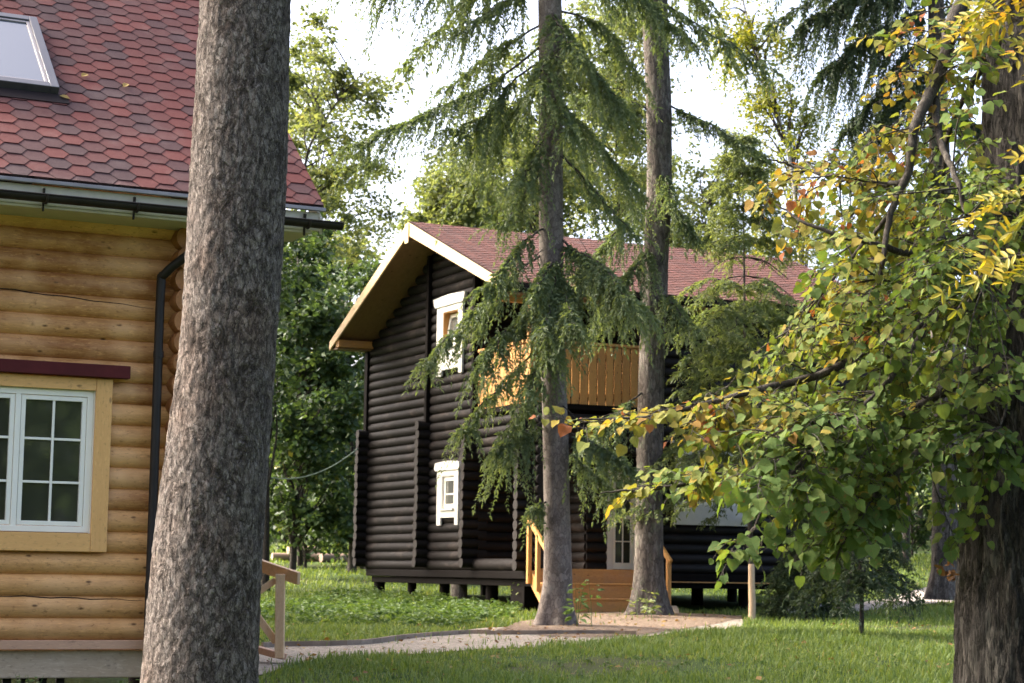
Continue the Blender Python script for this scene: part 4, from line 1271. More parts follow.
# ---- second spruce by the stairs ------------------------------------
Y2 = 37.8
T = Tree('spruce_tree', 'rough barked spruce with mossy trunk right of the entrance steps', 'tree', np.array([at(650, 612, Y2)[0], Y2, gz(2.6, Y2)]))
gb = T.base[2]
cl = [(649, 640), (649, 615), (649, 570), (649.5, 480), (651, 400), (655, 280), (659, 200), (659, 120), (656, 40), (655, 0), (654, -120), (652, -400), (651, -560)]
cp = spline([at(x, y, Y2) for x, y in cl], 200)
rad = np.interp(cp[:, 2], [gb - .2, gb + .2, gb + .8, 3.5, 7, 13, 18, 23], [.34, .30, .27, .245, .24, .245, .15, .03])
T.trunk.tube(cp, rad, 44, False, rfun=bark_r(.06, .012, 4.2, .28, .5, gb, 4))
sh = Shoots()
near_limb(Y2, [
    ([(666, 104), (690, 116), (715, 128), (748, 146)], -.8, D(hang=.42, dens=26.4, bare=.1, droop=.8, tint=.36)),
    ([(667, 205), (680, 215), (692, 235)], -.5, D(hang=0.61, dens=20.3, bare=.1, droop=.9, tint=.42)),
    ([(650, 110), (625, 100), (598, 96), (575, 100)], -.6, D(hang=.7, dens=13.2, bare=.15, droop=.9, tint=.4)),
    ([(652, 195), (625, 220), (600, 250), (575, 280)], -.6, D(hang=0.85, dens=20.3, bare=.1, droop=.9, tint=.45)),
    ([(654, 245), (640, 262), (618, 290), (600, 320)], -1.2, D(hang=0.98, dens=23.2, bare=.1, droop=.9, tint=.5)),
    ([(660, 290), (670, 300), (680, 312), (692, 328)], -1.0, D(hang=0.73, dens=18.8, bare=.1, droop=.9, tint=.5)),
    ([(652, 385), (630, 402), (606, 422), (585, 446)], -.8, D(hang=0.98, dens=21.8, bare=.25, droop=.95, tint=.42)),
    ([(656, 20), (680, 30), (695, 48)], -.5, D(hang=.5, dens=12.0, bare=.1, droop=.9, tint=.4)),
    ([(655, -20), (630, 0), (600, 25)], -.5, D(hang=.6, dens=12.0, bare=.15, droop=.9, tint=.4)),
    ([(655, -30), (690, -10), (700, 10)], .6, D(hang=.6, dens=12.0, bare=.15, droop=.9, tint=.4)),
    ([(659, 170), (668, 185), (672, 205)], -.9, D(hang=.5, dens=14.4, bare=.1, droop=.9, tint=.48)),
])
for k in range(22):
    z = 13.6 + k * .42; az = k * 2.4 + 1; L = 3.2 * (1 - (z - 13.5) / 10.5) + .3
    o = at(654, 0, Y2); o = np.array([o[0], o[1], z]); d = np.array([math.cos(az), math.sin(az), 0])
    spruce_limb(T, sh, [o, o + d * L * .5 + [0, 0, -.1 * L], o + d * L + [0, 0, -.4 * L]], .03, .8, 4.5, .15, .85, .42, .17)
sh.flush(T.leaf)
T.done(MT['bark_pine'], MT['spruce'], limbmat=MT['bark_limb'])


# ---- young spruces ----------------------------------------------------
def conifer(name, label, base, H, R, zs, mat, bark, tint=.5, dens=13, whorl=.30, n=6, droop=.45, rise=.15, r0=.07, shoot=.12, gap=None, group=None, lean=0., hang=.45, pw=.75):
    T = Tree(name, label, 'tree', base, group)
    base = np.array(base, float); sh = Shoots()
    T.trunk.tube([base + [lean * q * H + .012 * math.sin(q * 9), 0, H * q - .1] for q in np.linspace(0, 1, 16)], np.linspace(r0, .006, 16), 10, False)
    z = zs
    while z < H * .985:
        f = z / H
        L0 = R * (1 - f) ** pw
        for k in range(n):
            if gap and gap[0] < z < gap[1]:
                az = rng.random() * 2 * PI; d = np.array([math.cos(az), math.sin(az), 0]); o = base + [lean * z, 0, z]
                T.wood.tube(spline([o, o + d * L0 * .4 + [0, 0, -.1], o + d * L0 * .8 + [0, 0, -.45]], 6), np.linspace(.010, .003, 6), 4, False)
                continue
            az = k * 2 * PI / n + z * 3.7 + rng.normal() * .25
            L = L0 * rng.uniform(.6, 1.15) + .08
            d = np.array([math.cos(az), math.sin(az), 0]); o = base + [lean * z, 0, z + rng.normal() * .05]
            spruce_limb(T, sh, [o, o + d * L * .5 + [0, 0, rise * L * .5], o + d * L + [0, 0, (rise - droop) * L]], .014, min(hang, .22 + L * .3), dens, .08, .5, tint + rng.normal() * .05, shoot, lat=.8)
        z += whorl * rng.uniform(.8, 1.2)
    tp = base + [lean * H, 0, H]
    for q in range(5): spray(sh, tp - [0, 0, .12 * q], unit(np.array([math.cos(q * 2.5), math.sin(q * 2.5), 1.2])), .16 + .03 * q, .1, tint + .15, shoot=shoot * .8)
    sh.flush(T.leaf)
    T.done(bark, mat, limbmat=MT['bark_limb'])
    return T


p = at(751.5, 600, 38.4); gy_ = gz(p[0], 38.4)
conifer('young_spruce', 'light green young spruce in front of the right end of the faded red roof', (p[0], p[1], gy_), at(741, 128, 38.4)[2] - gy_, 2.8, 2.3, MT['spruce_light'], MT['bark_pine'], .56, 11, .34, 7, .36, .12, .06, .10, gap=(6.5, 7.0), pw=.72, lean=-.023)
p = at(861, 615, 31); gy_ = gz(p[0], 31)
conifer('young_spruce', 'small dark young spruce with bare thin stem under the yellowing leaves', (p[0], p[1], gy_), 2.9, 1.15, .8, MT['spruce_dark'], MT['bark_limb'], .5, 13, .26, 6, .35, .1, .04, .09)
p = at(806, 612, 37.5); gy_ = gz(p[0], 37.5)
conifer('young_spruce', 'low bushy young spruce beside the stake near the dark cabin base', (p[0], p[1], gy_), 1.9, 1.0, .25, MT['spruce_dark'], MT['bark_limb'], .55, 13, .22, 6, .3, .1, .03, .09)

# big dark spruce behind the yellowing tree
Y4 = 46.
T = Tree('spruce_tree', 'tall dark spruce behind the yellowing tree, its limbs hanging at the top of the picture', 'tree', np.array([at(945, 585, Y4)[0], Y4, gz(9.9, Y4)]))
gb = T.base[2]
cp = spline([at(x, y, Y4) for x, y in [(944, 600), (945, 520), (944, 400), (940, 200), (936, 0), (932, -200), (930, -420)]], 60)
T.trunk.tube(cp, np.interp(np.arange(60), [0, 4, 30, 59], [.40, .30, .26, .04]), 24, False, rfun=bark_r(.05, .008, 2.2, .3, .3, gb))
sh = Shoots()
near_limb(Y4, [
    ([(938, -40), (900, -20), (850, -5), (800, 25)], -.8, D(hang=2.0, dens=12, bare=.1, droop=.98, tint=.45, shoot=.16)),
    ([(938, 0), (900, 20), (860, 40), (825, 70)], -.8, D(hang=2.2, dens=13, bare=.1, droop=.98, tint=.45, shoot=.16)),
    ([(938, -60), (905, -35), (875, -25), (835, -20)], .5, D(hang=2.2, dens=12, bare=.1, droop=.98, tint=.4, shoot=.16)),
    ([(938, 30), (905, 55), (880, 90), (845, 130)], -.2, D(hang=1.5, dens=12, bare=.1, droop=.98, tint=.45, shoot=.16)),
    ([(938, 60), (915, 85), (890, 110), (870, 140)], -1., D(hang=1.7, dens=12, bare=.1, droop=.98, tint=.45, shoot=.16)),
    ([(938, -100), (880, -90), (830, -70), (790, -35)], -1., D(hang=1.4, dens=12, bare=.1, droop=.98, tint=.45, shoot=.16)),
    ([(940, 100), (980, 130), (1020, 170)], -1., D(hang=1.5, dens=10, bare=.1, droop=.98, tint=.4, shoot=.16)),
    ([(940, 160), (910, 200), (880, 240)], -1.2, D(hang=1.3, dens=10, bare=.1, droop=.98, tint=.4, shoot=.16)),
    ([(940, 260), (905, 300), (880, 340)], -1., D(hang=1.2, dens=9, bare=.1, droop=.98, tint=.4, shoot=.16)),
])
for k in range(18):
    z = 15.5 + k * .5; az = k * 2.4 + 1; L = 4.2 * (1 - (z - 15) / 11) + .3
    o = at(936, 0, Y4); o = np.array([o[0], o[1], z]); d = np.array([math.cos(az), math.sin(az), 0])
    spruce_limb(T, sh, [o, o + d * L * .5 + [0, 0, -.1 * L], o + d * L + [0, 0, -.4 * L]], .03, .9, 4.5, .15, .85, .42, .18)
sh.flush(T.leaf)
T.done(MT['bark_pine'], MT['spruce_dark'], limbmat=MT['bark_limb'])


# ---- broadleaf trees ----------------------------------------------------
def broadleaf(name, label, base, trunk_pts, crown, nleaf, size, leafmat, barkmat, tint=.5, tvar=.2, nclump=40, cl=.6, r0=.15, group=None, cat='tree', shell=.35, hang=.3):
    """crown: (centre, radii) ellipsoids list with weights."""
    T = Tree(name, label, cat, base, group)
    tp = spline(trunk_pts, 24)
    T.trunk.tube(tp, np.linspace(r0, .015, 24), 10, False, rfun=bark_r(.06, 0, tp[0][0], base_flare=.3, zb=tp[0][2]))
    wsum = sum(c[2] for c in crown)
    pos = []; tt = []
    for c, r, wgt in crown:
        c = np.array(c); r = np.array(r)
        nc = max(3, int(nclump * wgt / wsum))
        for q in range(nc):
            v = unit(rng.normal(size=3)); rad = shell + (1 - shell) * rng.random() ** .6
            cc = c + r * v * rad
            k = int(np.argmin(np.linalg.norm(tp - (cc - [0, 0, .35 * np.linalg.norm(cc - tp[-1])]), axis=1)))
            k = max(3, min(k, 22)); s0 = tp[k]
            mid = (s0 + cc) / 2 + np.array([0, 0, .12 * np.linalg.norm(cc - s0)]) + rng.normal(size=3) * .08
            br = spline([s0, mid, cc], 8)
            T.wood.tube(br, np.linspace(min(.05, r0 * .4), .008, 8), 5, False)
            m = int(nleaf / nclump * rng.uniform(.5, 1.5))
            cr = cl * rng.uniform(.6, 1.3)
            # leaves along little twigs of the clump
            nt_ = 6
            for w_ in range(nt_):
                td = unit(rng.normal(size=3) * [1, 1, .6] + v * .5 - [0, 0, hang])
                u_ = rng.random(m // nt_ + 1)[:, None]
                pp = cc + td * cr * u_ * 1.5 - np.array([0, 0, hang * .6]) * cr * u_ ** 2 + rng.normal(size=(len(u_), 3)) * cr * .16
                pos.append(pp); tt.append(np.full(len(pp), tint + rng.normal() * tvar * .5) + rng.normal(size=len(pp)) * tvar * .5)
    pos = np.concatenate(pos); tt = np.concatenate(tt); n = len(pos)
    d = rng.normal(size=(n, 3)) * [1, 1, .5] - [0, 0, .45]
    X, Y, Z = frames(n, d, .75)
    T.leaf.scatter(QL * [1, .72, 1], [np.array([[0, 1, 2, 3]])], pos, X, Y, Z, size * rng.uniform(.7, 1.25, n), np.clip(tt, 0, 1))
    T.done(barkmat, leafmat, limbmat=MT['bark_limb'])
    return T


def bl(name, label, px, Y, ells, nleaf, size, leafmat, bark='bark_limb', trunk=None, **kw):
    """ells in pixels at depth Y: (x, y, rx, ry, depth offset, depth radius, weight)"""
    s = Y / 2000
    g0 = at(px, 573, Y); base = np.array([g0[0], Y, float(gz(g0[0], Y))])
    crown = [(at(x, y, Y + dy), (rx * s, rd, ry * s), w) for (x, y, rx, ry, dy, rd, w) in ells]
    if trunk is None:
        top = at(ells[0][0], ells[0][1] - ells[0][3] * .6, Y)
        trunk = [base - [0, 0, .1], base * .6 + np.array([top[0], Y, top[2]]) * .4 + [.1, 0, 0], top]
    else:
        trunk = [base - [0, 0, .1]] + [at(x, y, Y) for x, y in trunk]
    return broadleaf(name, label, base, trunk, crown, nleaf, size, MT[leafmat], MT[bark], **kw)


# left, between the thick trunk and the dark cabin
bl('slender_tree', 'thin leaning tree with sparse leaves against the sky left of the dark cabin roof', 300, 64,
   [(322, 110, 42, 60, 0, 1.2, 1.3), (362, 100, 42, 45, 0, 1, 1.0), (345, 190, 50, 40, 0, 1.2, .9), (318, 215, 40, 50, .5, 1., 1.0), (300, 60, 30, 50, 0, 1, .7)], 9500, .16, 'willow_leaf',
   trunk=[(298, 400), (301, 240), (306, 160), (322, 125), (345, 92), (366, 70)], tint=.55, nclump=44, cl=.6, r0=.075)
bl('maple_tree', 'broad green leafy tree beside the thick grey trunk, left of the dark cabin', 292, 56,
   [(300, 320, 50, 75, 0, 2., 1.5), (318, 390, 48, 60, -.5, 1.8, 1.2), (285, 250, 40, 45, .5, 1.5, .6), (285, 400, 30, 60, .4, 1.5, .8), (285, 470, 30, 50, .4, 1.5, .6), (312, 480, 34, 40, .2, 1.5, .6)], 24000, .19, 'bush_leaf', tint=.46, tvar=.3, nclump=110, cl=.62, r0=.10)
bl('maple_tree', 'darker green leafy tree right beside the left wall of the dark cabin', 352, 60,
   [(347, 400, 40, 75, 0, 2., 1.3), (340, 300, 36, 55, .6, 1.8, .8), (362, 470, 30, 45, 0, 1.5, .5), (350, 505, 24, 30, 0, 1.3, .5)], 13500, .19, 'bush_leaf', tint=.42, tvar=.28, nclump=62, cl=.62, r0=.14)
bl('bushy_tree', 'pale yellow green treetop just below the dark cabin left eave', 338, 72,
   [(348, 290, 34, 50, 0, 2., 1.), (325, 340, 34, 60, 0, 2, .7)], 4200, .22, 'willow_leaf', tint=.45, nclump=34, cl=.8, r0=.13)
bl('shrub', 'dark leafy shrub with a few yellow leaves at the edge of the sunny grass', 305, 63,
   [(300, 480, 42, 42, 0, 1.8, 1.), (330, 505, 30, 28, .4, 1.4, .5), (300, 520, 46, 22, 0, 1.6, .7), (348, 520, 26, 24, 0, 1.2, .5)], 7500, .17, 'bush_leaf', tint=.34, tvar=.35, nclump=50, cl=.5, r0=.05, cat='shrub')
# dark thin trunk behind the porch railing
bl('thin_tree', 'dark thin trunk standing behind the porch railing of the near cabin', 266, 46,
   [(262, 250, 30, 80, 0, 1.2, 1.), (268, 380, 24, 40, 0, 1., .5)], 2200, .18, 'bush_leaf', trunk=[(266, 480), (265, 380), (263, 240), (262, 120)], tint=.42, nclump=20, cl=.6, r0=.10)
# behind the dark cabin roof
bl('pale_tree', 'pale sunlit tree behind the left part of the dark cabin ridge', 460, 74,
   [(468, 205, 42, 50, 0, 2., 1.), (440, 225, 26, 24, 0, 1.5, .4)], 10000, .19, 'willow_leaf', tint=.5, nclump=60, cl=.8, r0=.14)
bl('pale_tree', 'pale sunlit tree behind the slim middle spruce above the ridge', 545, 78,
   [(540, 130, 60, 90, 0, 2.5, 1.2), (520, 215, 50, 40, 0, 2, .6), (580, 60, 40, 60, 0, 2, .7)], 20000, .18, 'willow_leaf', tint=.48, nclump=100, cl=.9, r0=.17)
bl('pale_tree', 'pale sunlit tree between the two spruces above the ridge', 620, 82,
   [(615, 160, 45, 85, 0, 2.5, 1.), (640, 70, 36, 80, 0, 2, .8)], 15000, .18, 'willow_leaf', tint=.55, nclump=84, cl=.9, r0=.15)
bl('birch_tree', 'thin birch with yellowing leaves against the white sky above the young spruce', 800, 64,
   [(760, 60, 34, 60, 0, 1.5, 1.), (785, 130, 36, 60, 0, 1.6, 1.), (735, 20, 26, 36, 0, 1.2, .5), (790, 215, 40, 60, 0, 1.5, .8)], 11000, .13, 'birch_leaf', 'bark_birch',
   trunk=[(803, 420), (800, 260), (790, 160), (768, 85), (745, 10), (738, -40)], tint=.55, nclump=64, cl=.75, r0=.11, hang=.9)
bl('pale_tree', 'broad pale tree far behind the ridge, between the dark cabin gable and the slim spruce', 505, 92,
   [(500, 170, 60, 70, 0, 3., 1.), (560, 190, 60, 60, 0, 3, .9), (650, 190, 40, 60, 0, 2.5, .7)], 13000, .22, 'willow_leaf', tint=.5, nclump=80, cl=1.1, r0=.18)
bl('pale_tree', 'tall hazy pale tree far behind the slender leaning tree, right of the thick trunk', 318, 90,
   [(318, 150, 40, 70, 0, 3., 1.), (345, 215, 42, 60, 0, 3., 1.), (300, 70, 30, 60, 0, 2.5, .7)], 10000, .20, 'willow_leaf', tint=.45, nclump=80, cl=1.0, r0=.13)
bl('pale_tree', 'low pale treetop peeking over the roof beside the young spruce', 700, 76,
   [(705, 215, 30, 40, 0, 1.5, 1.), (690, 240, 20, 20, 0, 1.5, .5), (730, 190, 36, 60, 0, 1.5, .9)], 5000, .18, 'willow_leaf', tint=.55, nclump=40, cl=.7, r0=.1)
# right, behind the yellowing tree
bl('leafy_tree', 'mid green tree behind the upper leaves of the yellowing tree', 850, 66,
   [(850, 230, 50, 90, 0, 2.5, 1.), (840, 380, 50, 90, 0, 2.5, 1.)], 5500, .22, 'bush_leaf', tint=.55, tvar=.3, nclump=44, cl=.9, r0=.16)
bl('leafy_tree', 'bright green tree behind the dark oak like trunk at the right edge', 975, 62,
   [(970, 250, 70, 120, 0, 2.5, 1.3), (985, 420, 60, 80, 0, 2.5, 1.)], 7500, .22, 'bush_leaf', tint=.6, tvar=.25, nclump=56, cl=.9, r0=.18)
bl('leafy_tree', 'shaded tree in the gap between the dark spruce trunk and the small young spruce', 905, 70,
   [(905, 420, 50, 70, 0, 2.2, 1.), (900, 320, 45, 70, 0, 2., .8)], 5200, .22, 'bush_leaf', tint=.42, tvar=.25, nclump=40, cl=.9, r0=.15)
bl('shrub', 'dark green shrub beyond the sunny grass patch at right', 912, 74,
   [(905, 500, 34, 26, 0, 1.6, 1.), (935, 520, 26, 24, 0, 1.4, .7)], 3800, .18, 'bush_leaf', tint=.33, nclump=26, cl=.5, r0=.05, cat='shrub')
bl('shrub', 'dark shrub behind the small young spruce at the far end of the dark cabin', 850, 56,
   [(850, 500, 34, 50, 0, 1.6, 1.), (830, 540, 26, 30, 0, 1.4, .5)], 3600, .17, 'bush_leaf', tint=.33, nclump=26, cl=.5, r0=.05, cat='shrub')

# ---- far wood: one mass -------------------------------------------------
mb = MB(); pos = []; tt = []
for k in range(150):
    Yw = rng.uniform(84, 118); Xw = rng.uniform(-.36, .36) * Yw
    g0 = float(gz(Xw, Yw)); H = rng.uniform(7, 12.5)
    if rng.random() < .6: mb.tube([(Xw, Yw, g0 - .2), (Xw + rng.normal() * .3, Yw, g0 + H * .8)], [rng.uniform(.1, .2), .05], 6, False, .5, 1)
    m = 330
    v = unit(rng.normal(size=(m, 3))) * rng.random((m, 1)) ** .45
    low = .08 if rng.random() < .75 else .3
    pos.append(np.array([Xw, Yw, g0 + H * (.5 + low / 2)]) + v * [2.4, 2.4, H * (.5 - low / 2)]); tt.append(np.full(m, rng.uniform(.05, .75)) + rng.normal(size=m) * .12)
pos = np.concatenate(pos); tt = np.concatenate(tt); n = len(pos)
X, Y, Z = frames(n, rng.normal(size=(n, 3)) - [0, 0, .4], .8)
mb.scatter(QL * [1, .75, 1], [np.array([[0, 1, 2, 3]])], pos, X, Y, Z, rng.uniform(.3, .6, n), np.clip(tt, 0, 1))
tag(mb.build('far_wood', [MT['bush_leaf'], MT['bark_limb']]), 'dark mixed wood closing the view behind the cabins', 'wood', kind='stuff')

mb = MB(); pos = []; tt = []  # unseen wood behind the camera, added for the window reflections
for k in range(110):
    ang = rng.uniform(PI * 1.02, PI * 1.98); R_ = rng.uniform(34, 58); Xw, Yw = math.cos(ang) * R_, math.sin(ang) * R_ + 8
    H = rng.uniform(9, 15); g0 = float(gz(Xw, Yw))
    mb.tube([(Xw, Yw, g0 - .2), (Xw, Yw, g0 + H * .8)], [rng.uniform(.12, .25), .05], 6, False, .5, 1)
    v = unit(rng.normal(size=(150, 3))) * rng.random((150, 1)) ** .45
    pos.append(np.array([Xw, Yw, g0 + H * .55]) + v * [2.8, 2.8, H * .45]); tt.append(np.full(150, rng.uniform(.2, .8)))
pos = np.concatenate(pos); tt = np.concatenate(tt); n = len(pos)
X, Y, Z = frames(n, rng.normal(size=(n, 3)) - [0, 0, .4], .8)
mb.scatter(QL * [1, .75, 1], [np.array([[0, 1, 2, 3]])], pos, X, Y, Z, rng.uniform(.6, 1.1, n), np.clip(tt, 0, 1))
tag(mb.build('reflected_wood', [MT['bush_leaf'], MT['bark_limb']]), 'green wood added behind the camera, reflected in the cabin windows', 'wood', kind='stuff')

# ---- unseen trees added left of the frame to shade lawn and gable ----------------
SH = [(-14.5, 25, 19), (-16, 30, 21), (-14.5, 33.5, 19), (-17, 36.0, 19), (-20, 27, 23), (-18.5, 52.3, 21), (-16.9, 47.6, 20), (-21, 32, 22)]
src = None
for (x, y, H) in SH:
    if src is None:
        g0 = float(gz(x, y)); base = np.array([x, y, g0])
        src = broadleaf('leafy_tree', 'tall leafy tree added left of the near cabin, outside the picture, for its shade', base, [base, base + [.2, 0, H * .5], base + [0, 0, H * .9]],
                        [(base + [0, 0, H * .62], (2.9, 2.9, H * .36), 1.)], 7000, .30, MT['bush_leaf'], MT['bark_limb'], nclump=60, cl=1.0, r0=.22, group='added shade trees left of the cabins')
        H0 = H
    else:
        r = src.o.copy(); COL.objects.link(r); r.location = (x, y, float(gz(x, y))); r.rotation_euler = (0, 0, x * 3.1); r.scale = (H / H0,) * 3
        for ch in list(src.o.children):
            c = ch.copy(); COL.objects.link(c); c.parent = r

# ---- the yellowing broadleaf tree at right --------------------------------
YR0 = 8.6
tb = at(1010, 683, YR0); gb = float(gz(tb[0], YR0))
RT = .30
cxs = [(683, 958), (600, 959), (520, 963), (430, 974), (300, 979), (100, 985), (0, 990)]
def rcen(y):
    xl = np.interp(y, [c[0] for c in cxs[::-1]], [c[1] for c in cxs[::-1]])
    return at(xl, y, YR0) + np.array([RT * np.interp(y, [0, 683], [.88, 1.0]) , 0, 0])
T = Tree('linden_tree', 'broadleaf tree with thick dark furrowed trunk and yellowing leaves at the right edge', 'tree', (rcen(683)[0], YR0, gb - .02))
ks = [rcen(y) for y in (683, 600, 520, 430, 300, 200, 100, 0)]
low = np.array([ks[0][0] - .01, YR0, gb - .1])
top = ks[-1] + (ks[-1] - ks[-3]) / (ks[-1][2] - ks[-3][2]) * 6.5
cp = np.vstack([spline([low] + ks, 360), spline([ks[-1] + (top - ks[-1]) * .02, (ks[-1] + top) / 2, top], 40)])
rad = np.concatenate([np.linspace(RT * 1.06, RT * .88, 360), np.linspace(RT * .87, .05, 40)])


def oak_r(R, th, pts):
    k, s = R.shape; out = R.copy()
    for i in range(k):
        p = pts[i]
        for j in range(s):
            c, d = math.cos(th[j]), math.sin(th[j])
            q = Vector((c * 7.5, d * 7.5, p[2] * 2.6)); w_ = noise.noise(Vector((c * 4, d * 4, p[2] * 5))) * .9
            b = abs(noise.noise(q + Vector((w_, w_, 0)))); e = noise.noise(Vector((c * 22, d * 22, p[2] * 16)))
            out[i, j] += .035 * min(.5, b) * 1.2 - .012 + .005 * e + R[i, j] * .03 * noise.noise(Vector((c, d, p[2])))
    return out


T.trunk.tube(cp, rad, 170, False, rfun=oak_r)
limbs = []


def limb(px, Ys, r0, r1=.006):
    P = spline([at(x, y, Y) for (x, y), Y in zip(px, Ys)], 40)
    P += np.array([[.012 * nz((k * .5, px[0][1] * .1, 0), 1., 2), .03 * nz((k * .3, 1, px[0][0]), 1.), .012 * nz((k * .5, 3, 0), 1., 5)] for k in range(40)])
    T.wood.tube(P, np.linspace(r0, r1, 40), 9, False); limbs.append(P)
    return P


limb([(1000, -60), (955, 15), (945, 60), (927, 100), (915, 130), (907, 175), (890, 215), (882, 270), (872, 330)], [8.6, 8.3, 8.2, 8.1, 8.0, 8.0, 8.0, 7.9, 7.9], .036)
limb([(935, 98), (940, 140), (955, 175), (972, 230), (985, 280)], [8.15, 8.0, 7.8, 7.7, 7.7], .018)
limb([(985, 300), (930, 320), (880, 345), (820, 375), (760, 388), (690, 408), (640, 418), (572, 421)], [8.5, 8.4, 8.3, 8.2, 8.1, 8.0, 8.0, 8.0], .028, .003)
limb([(980, 370), (900, 415), (830, 445), (760, 468), (690, 484), (640, 490), (600, 494)], [8.5, 8.6, 8.7, 8.7, 8.6, 8.5, 8.5], .022, .003)
limb([(985, 260), (920, 255), (860, 240), (810, 225), (775, 205)], [8.5, 8.2, 8.0, 8.0, 8.1], .02, .003)
limb([(980, 400), (930, 440), (880, 490), (850, 530), (832, 570)], [8.5, 8.2, 8.0, 8.0, 8.0], .018, .003)
limb([(905, 180), (870, 185), (830, 175), (790, 165), (768, 160)], [8.0, 8.2, 8.4, 8.5, 8.5], .012, .003)
limb([(930, 320), (880, 390), (820, 440), (770, 500), (745, 545)], [8.4, 8.0, 7.8, 7.7, 7.7], .014, .003)
limb([(990, 200), (1020, 220), (1050, 260)], [8.5, 8.0, 7.8], .02, .004)
limb([(985, 350), (1010, 380), (1000, 430)], [8.3, 8.0, 7.9], .012, .003)
limb([(985, 60), (950, 130), (940, 210), (925, 290)], [8.6, 8.8, 9.0, 9.0], .016, .003)
limb([(890, 215), (850, 260), (815, 300), (790, 330)], [8.0, 8.3, 8.5, 8.5], .010, .003)
LP_ = np.concatenate(limbs)
HL = [(0, 0), (-.03, .17), (.03, .37), (.20, .44), (.38, .50), (.56, .38), (.76, .28), (.92, .07), (1.04, 0)]
rib = [(0, 0), (.14, 0), (.34, 0), (.56, 0), (.78, 0), (1.02, 0)]
V = []
for (x, y) in rib: V.append((x, 0, -.20 * x * x))
nr_ = len(V); side_i = {}
for sg in (1, -1):
    side_i[sg] = len(V)
    for (x, y) in HL[1:8]: V.append((x, y * sg, .22 * abs(y) - .20 * max(0, x) ** 2 + .13 * math.sin(x * 9 + sg) * abs(y)))
LT = np.array(V, float)
tri, quad = [], []
for sg in (1, -1):
    s0 = side_i[sg]
    def o_(l): return l if sg == 1 else l[::-1]
    tri += [o_([0, s0, s0 + 1][::-1])]
    quad += [o_([0, 1, s0 + 2, s0 + 1]), o_([1, 2, s0 + 3, s0 + 2]), o_([2, 3, s0 + 4, s0 + 3]), o_([3, 4, s0 + 5, s0 + 4]), o_([4, 5, s0 + 6, s0 + 5])]
BL = [  # x, y, rx, ry, clusters, tint mean, tint spread, depth range
    (818, 462, 62, 62, 33, 0.33, .10, 7.5, 8.9), (778, 512, 36, 44, 11, 0.31, .09, 7.5, 8.4), (825, 545, 34, 32, 9, 0.29, .10, 7.7, 8.3),
    (850, 385, 95, 60, 41, 0.47, .16, 7.6, 9.2), (750, 415, 55, 28, 16, 0.59, .16, 7.8, 8.6), (680, 422, 60, 14, 12, 0.71, .15, 7.8, 8.2),
    (695, 480, 58, 13, 10, 0.49, .18, 8.2, 8.8), (880, 265, 75, 70, 49, 0.55, .17, 7.6, 9.2), (950, 190, 55, 95, 32, 0.41, .13, 7.5, 9.2),
    (985, 355, 55, 62, 23, 0.37, .12, 7.3, 8.9), (910, 75, 36, 55, 12, 0.67, .16, 8.0, 8.9), (965, 50, 40, 55, 13, 0.46, .15, 7.8, 9.0),
    (860, 180, 45, 40, 16, 0.67, .16, 8.0, 8.8), (790, 200, 26, 34, 5, 0.75, .14, 8.0, 8.6), (930, 330, 60, 60, 32, 0.41, .14, 7.4, 9.0),
    (890, 450, 50, 40, 16, 0.35, .12, 7.7, 8.8), (985, 470, 26, 36, 6, 0.35, .12, 7.6, 8.1), (962, 530, 14, 30, 3, 0.36, .15, 8.0, 8.3), (880, 500, 26, 24, 5, 0.33, .2, 7.8, 8.3),
    (830, 330, 40, 40, 17, 0.57, .16, 7.8, 8.8), (1005, 230, 24, 36, 8, 0.39, .12, 7.6, 8.3), (620, 495, 18, 6, 2, 0.70, .1, 8.4, 8.6), (585, 425, 14, 6, 2, 0.70, .12, 7.9, 8.1), (728, 545, 20, 14, 2, 0.31, .1, 7.6, 7.8),
]
pos = []; xd = []; tt = []; sc = []; ups = []


def leafy_twig(P, tone, ts, scale, f0=.25):
    """Alternate leaves in the plane of a twig."""
    L = np.linalg.norm(np.diff(P, axis=0), axis=1).sum()
    m = max(3, int(L * (1 - f0) / .025))
    pn = unit(np.array([-.05, -.20, .95]) + rng.normal(size=3) * .24)
    for w_ in range(m):
        f = f0 + (1 - f0) * (w_ + rng.random() * .6) / m
        q_ = min(len(P) - 2, int(f * (len(P) - 1))); o = P[q_] + (P[q_ + 1] - P[q_]) * (f * (len(P) - 1) - q_)
        td = unit(P[q_ + 1] - P[q_]); sd = unit(np.cross(td, pn)) * (1 if w_ % 2 else -1)
        if w_ == m - 1: sd *= .1
        dx = unit(td * .55 + sd * .85 + rng.normal(size=3) * .24 - [0, 0, .24])
        pet = o + dx * rng.uniform(.014, .034) + [0, 0, .003]
        T.wood.tube([o, pet], .001, 3, False)
        pos.append(pet); xd.append(dx); ups.append(unit(pn + rng.normal(size=3) * .34))
        tt.append(tone + rng.normal() * ts * .75 + (.25 if rng.random() < .05 else 0)); sc.append(scale * rng.uniform(.5, 1.4))


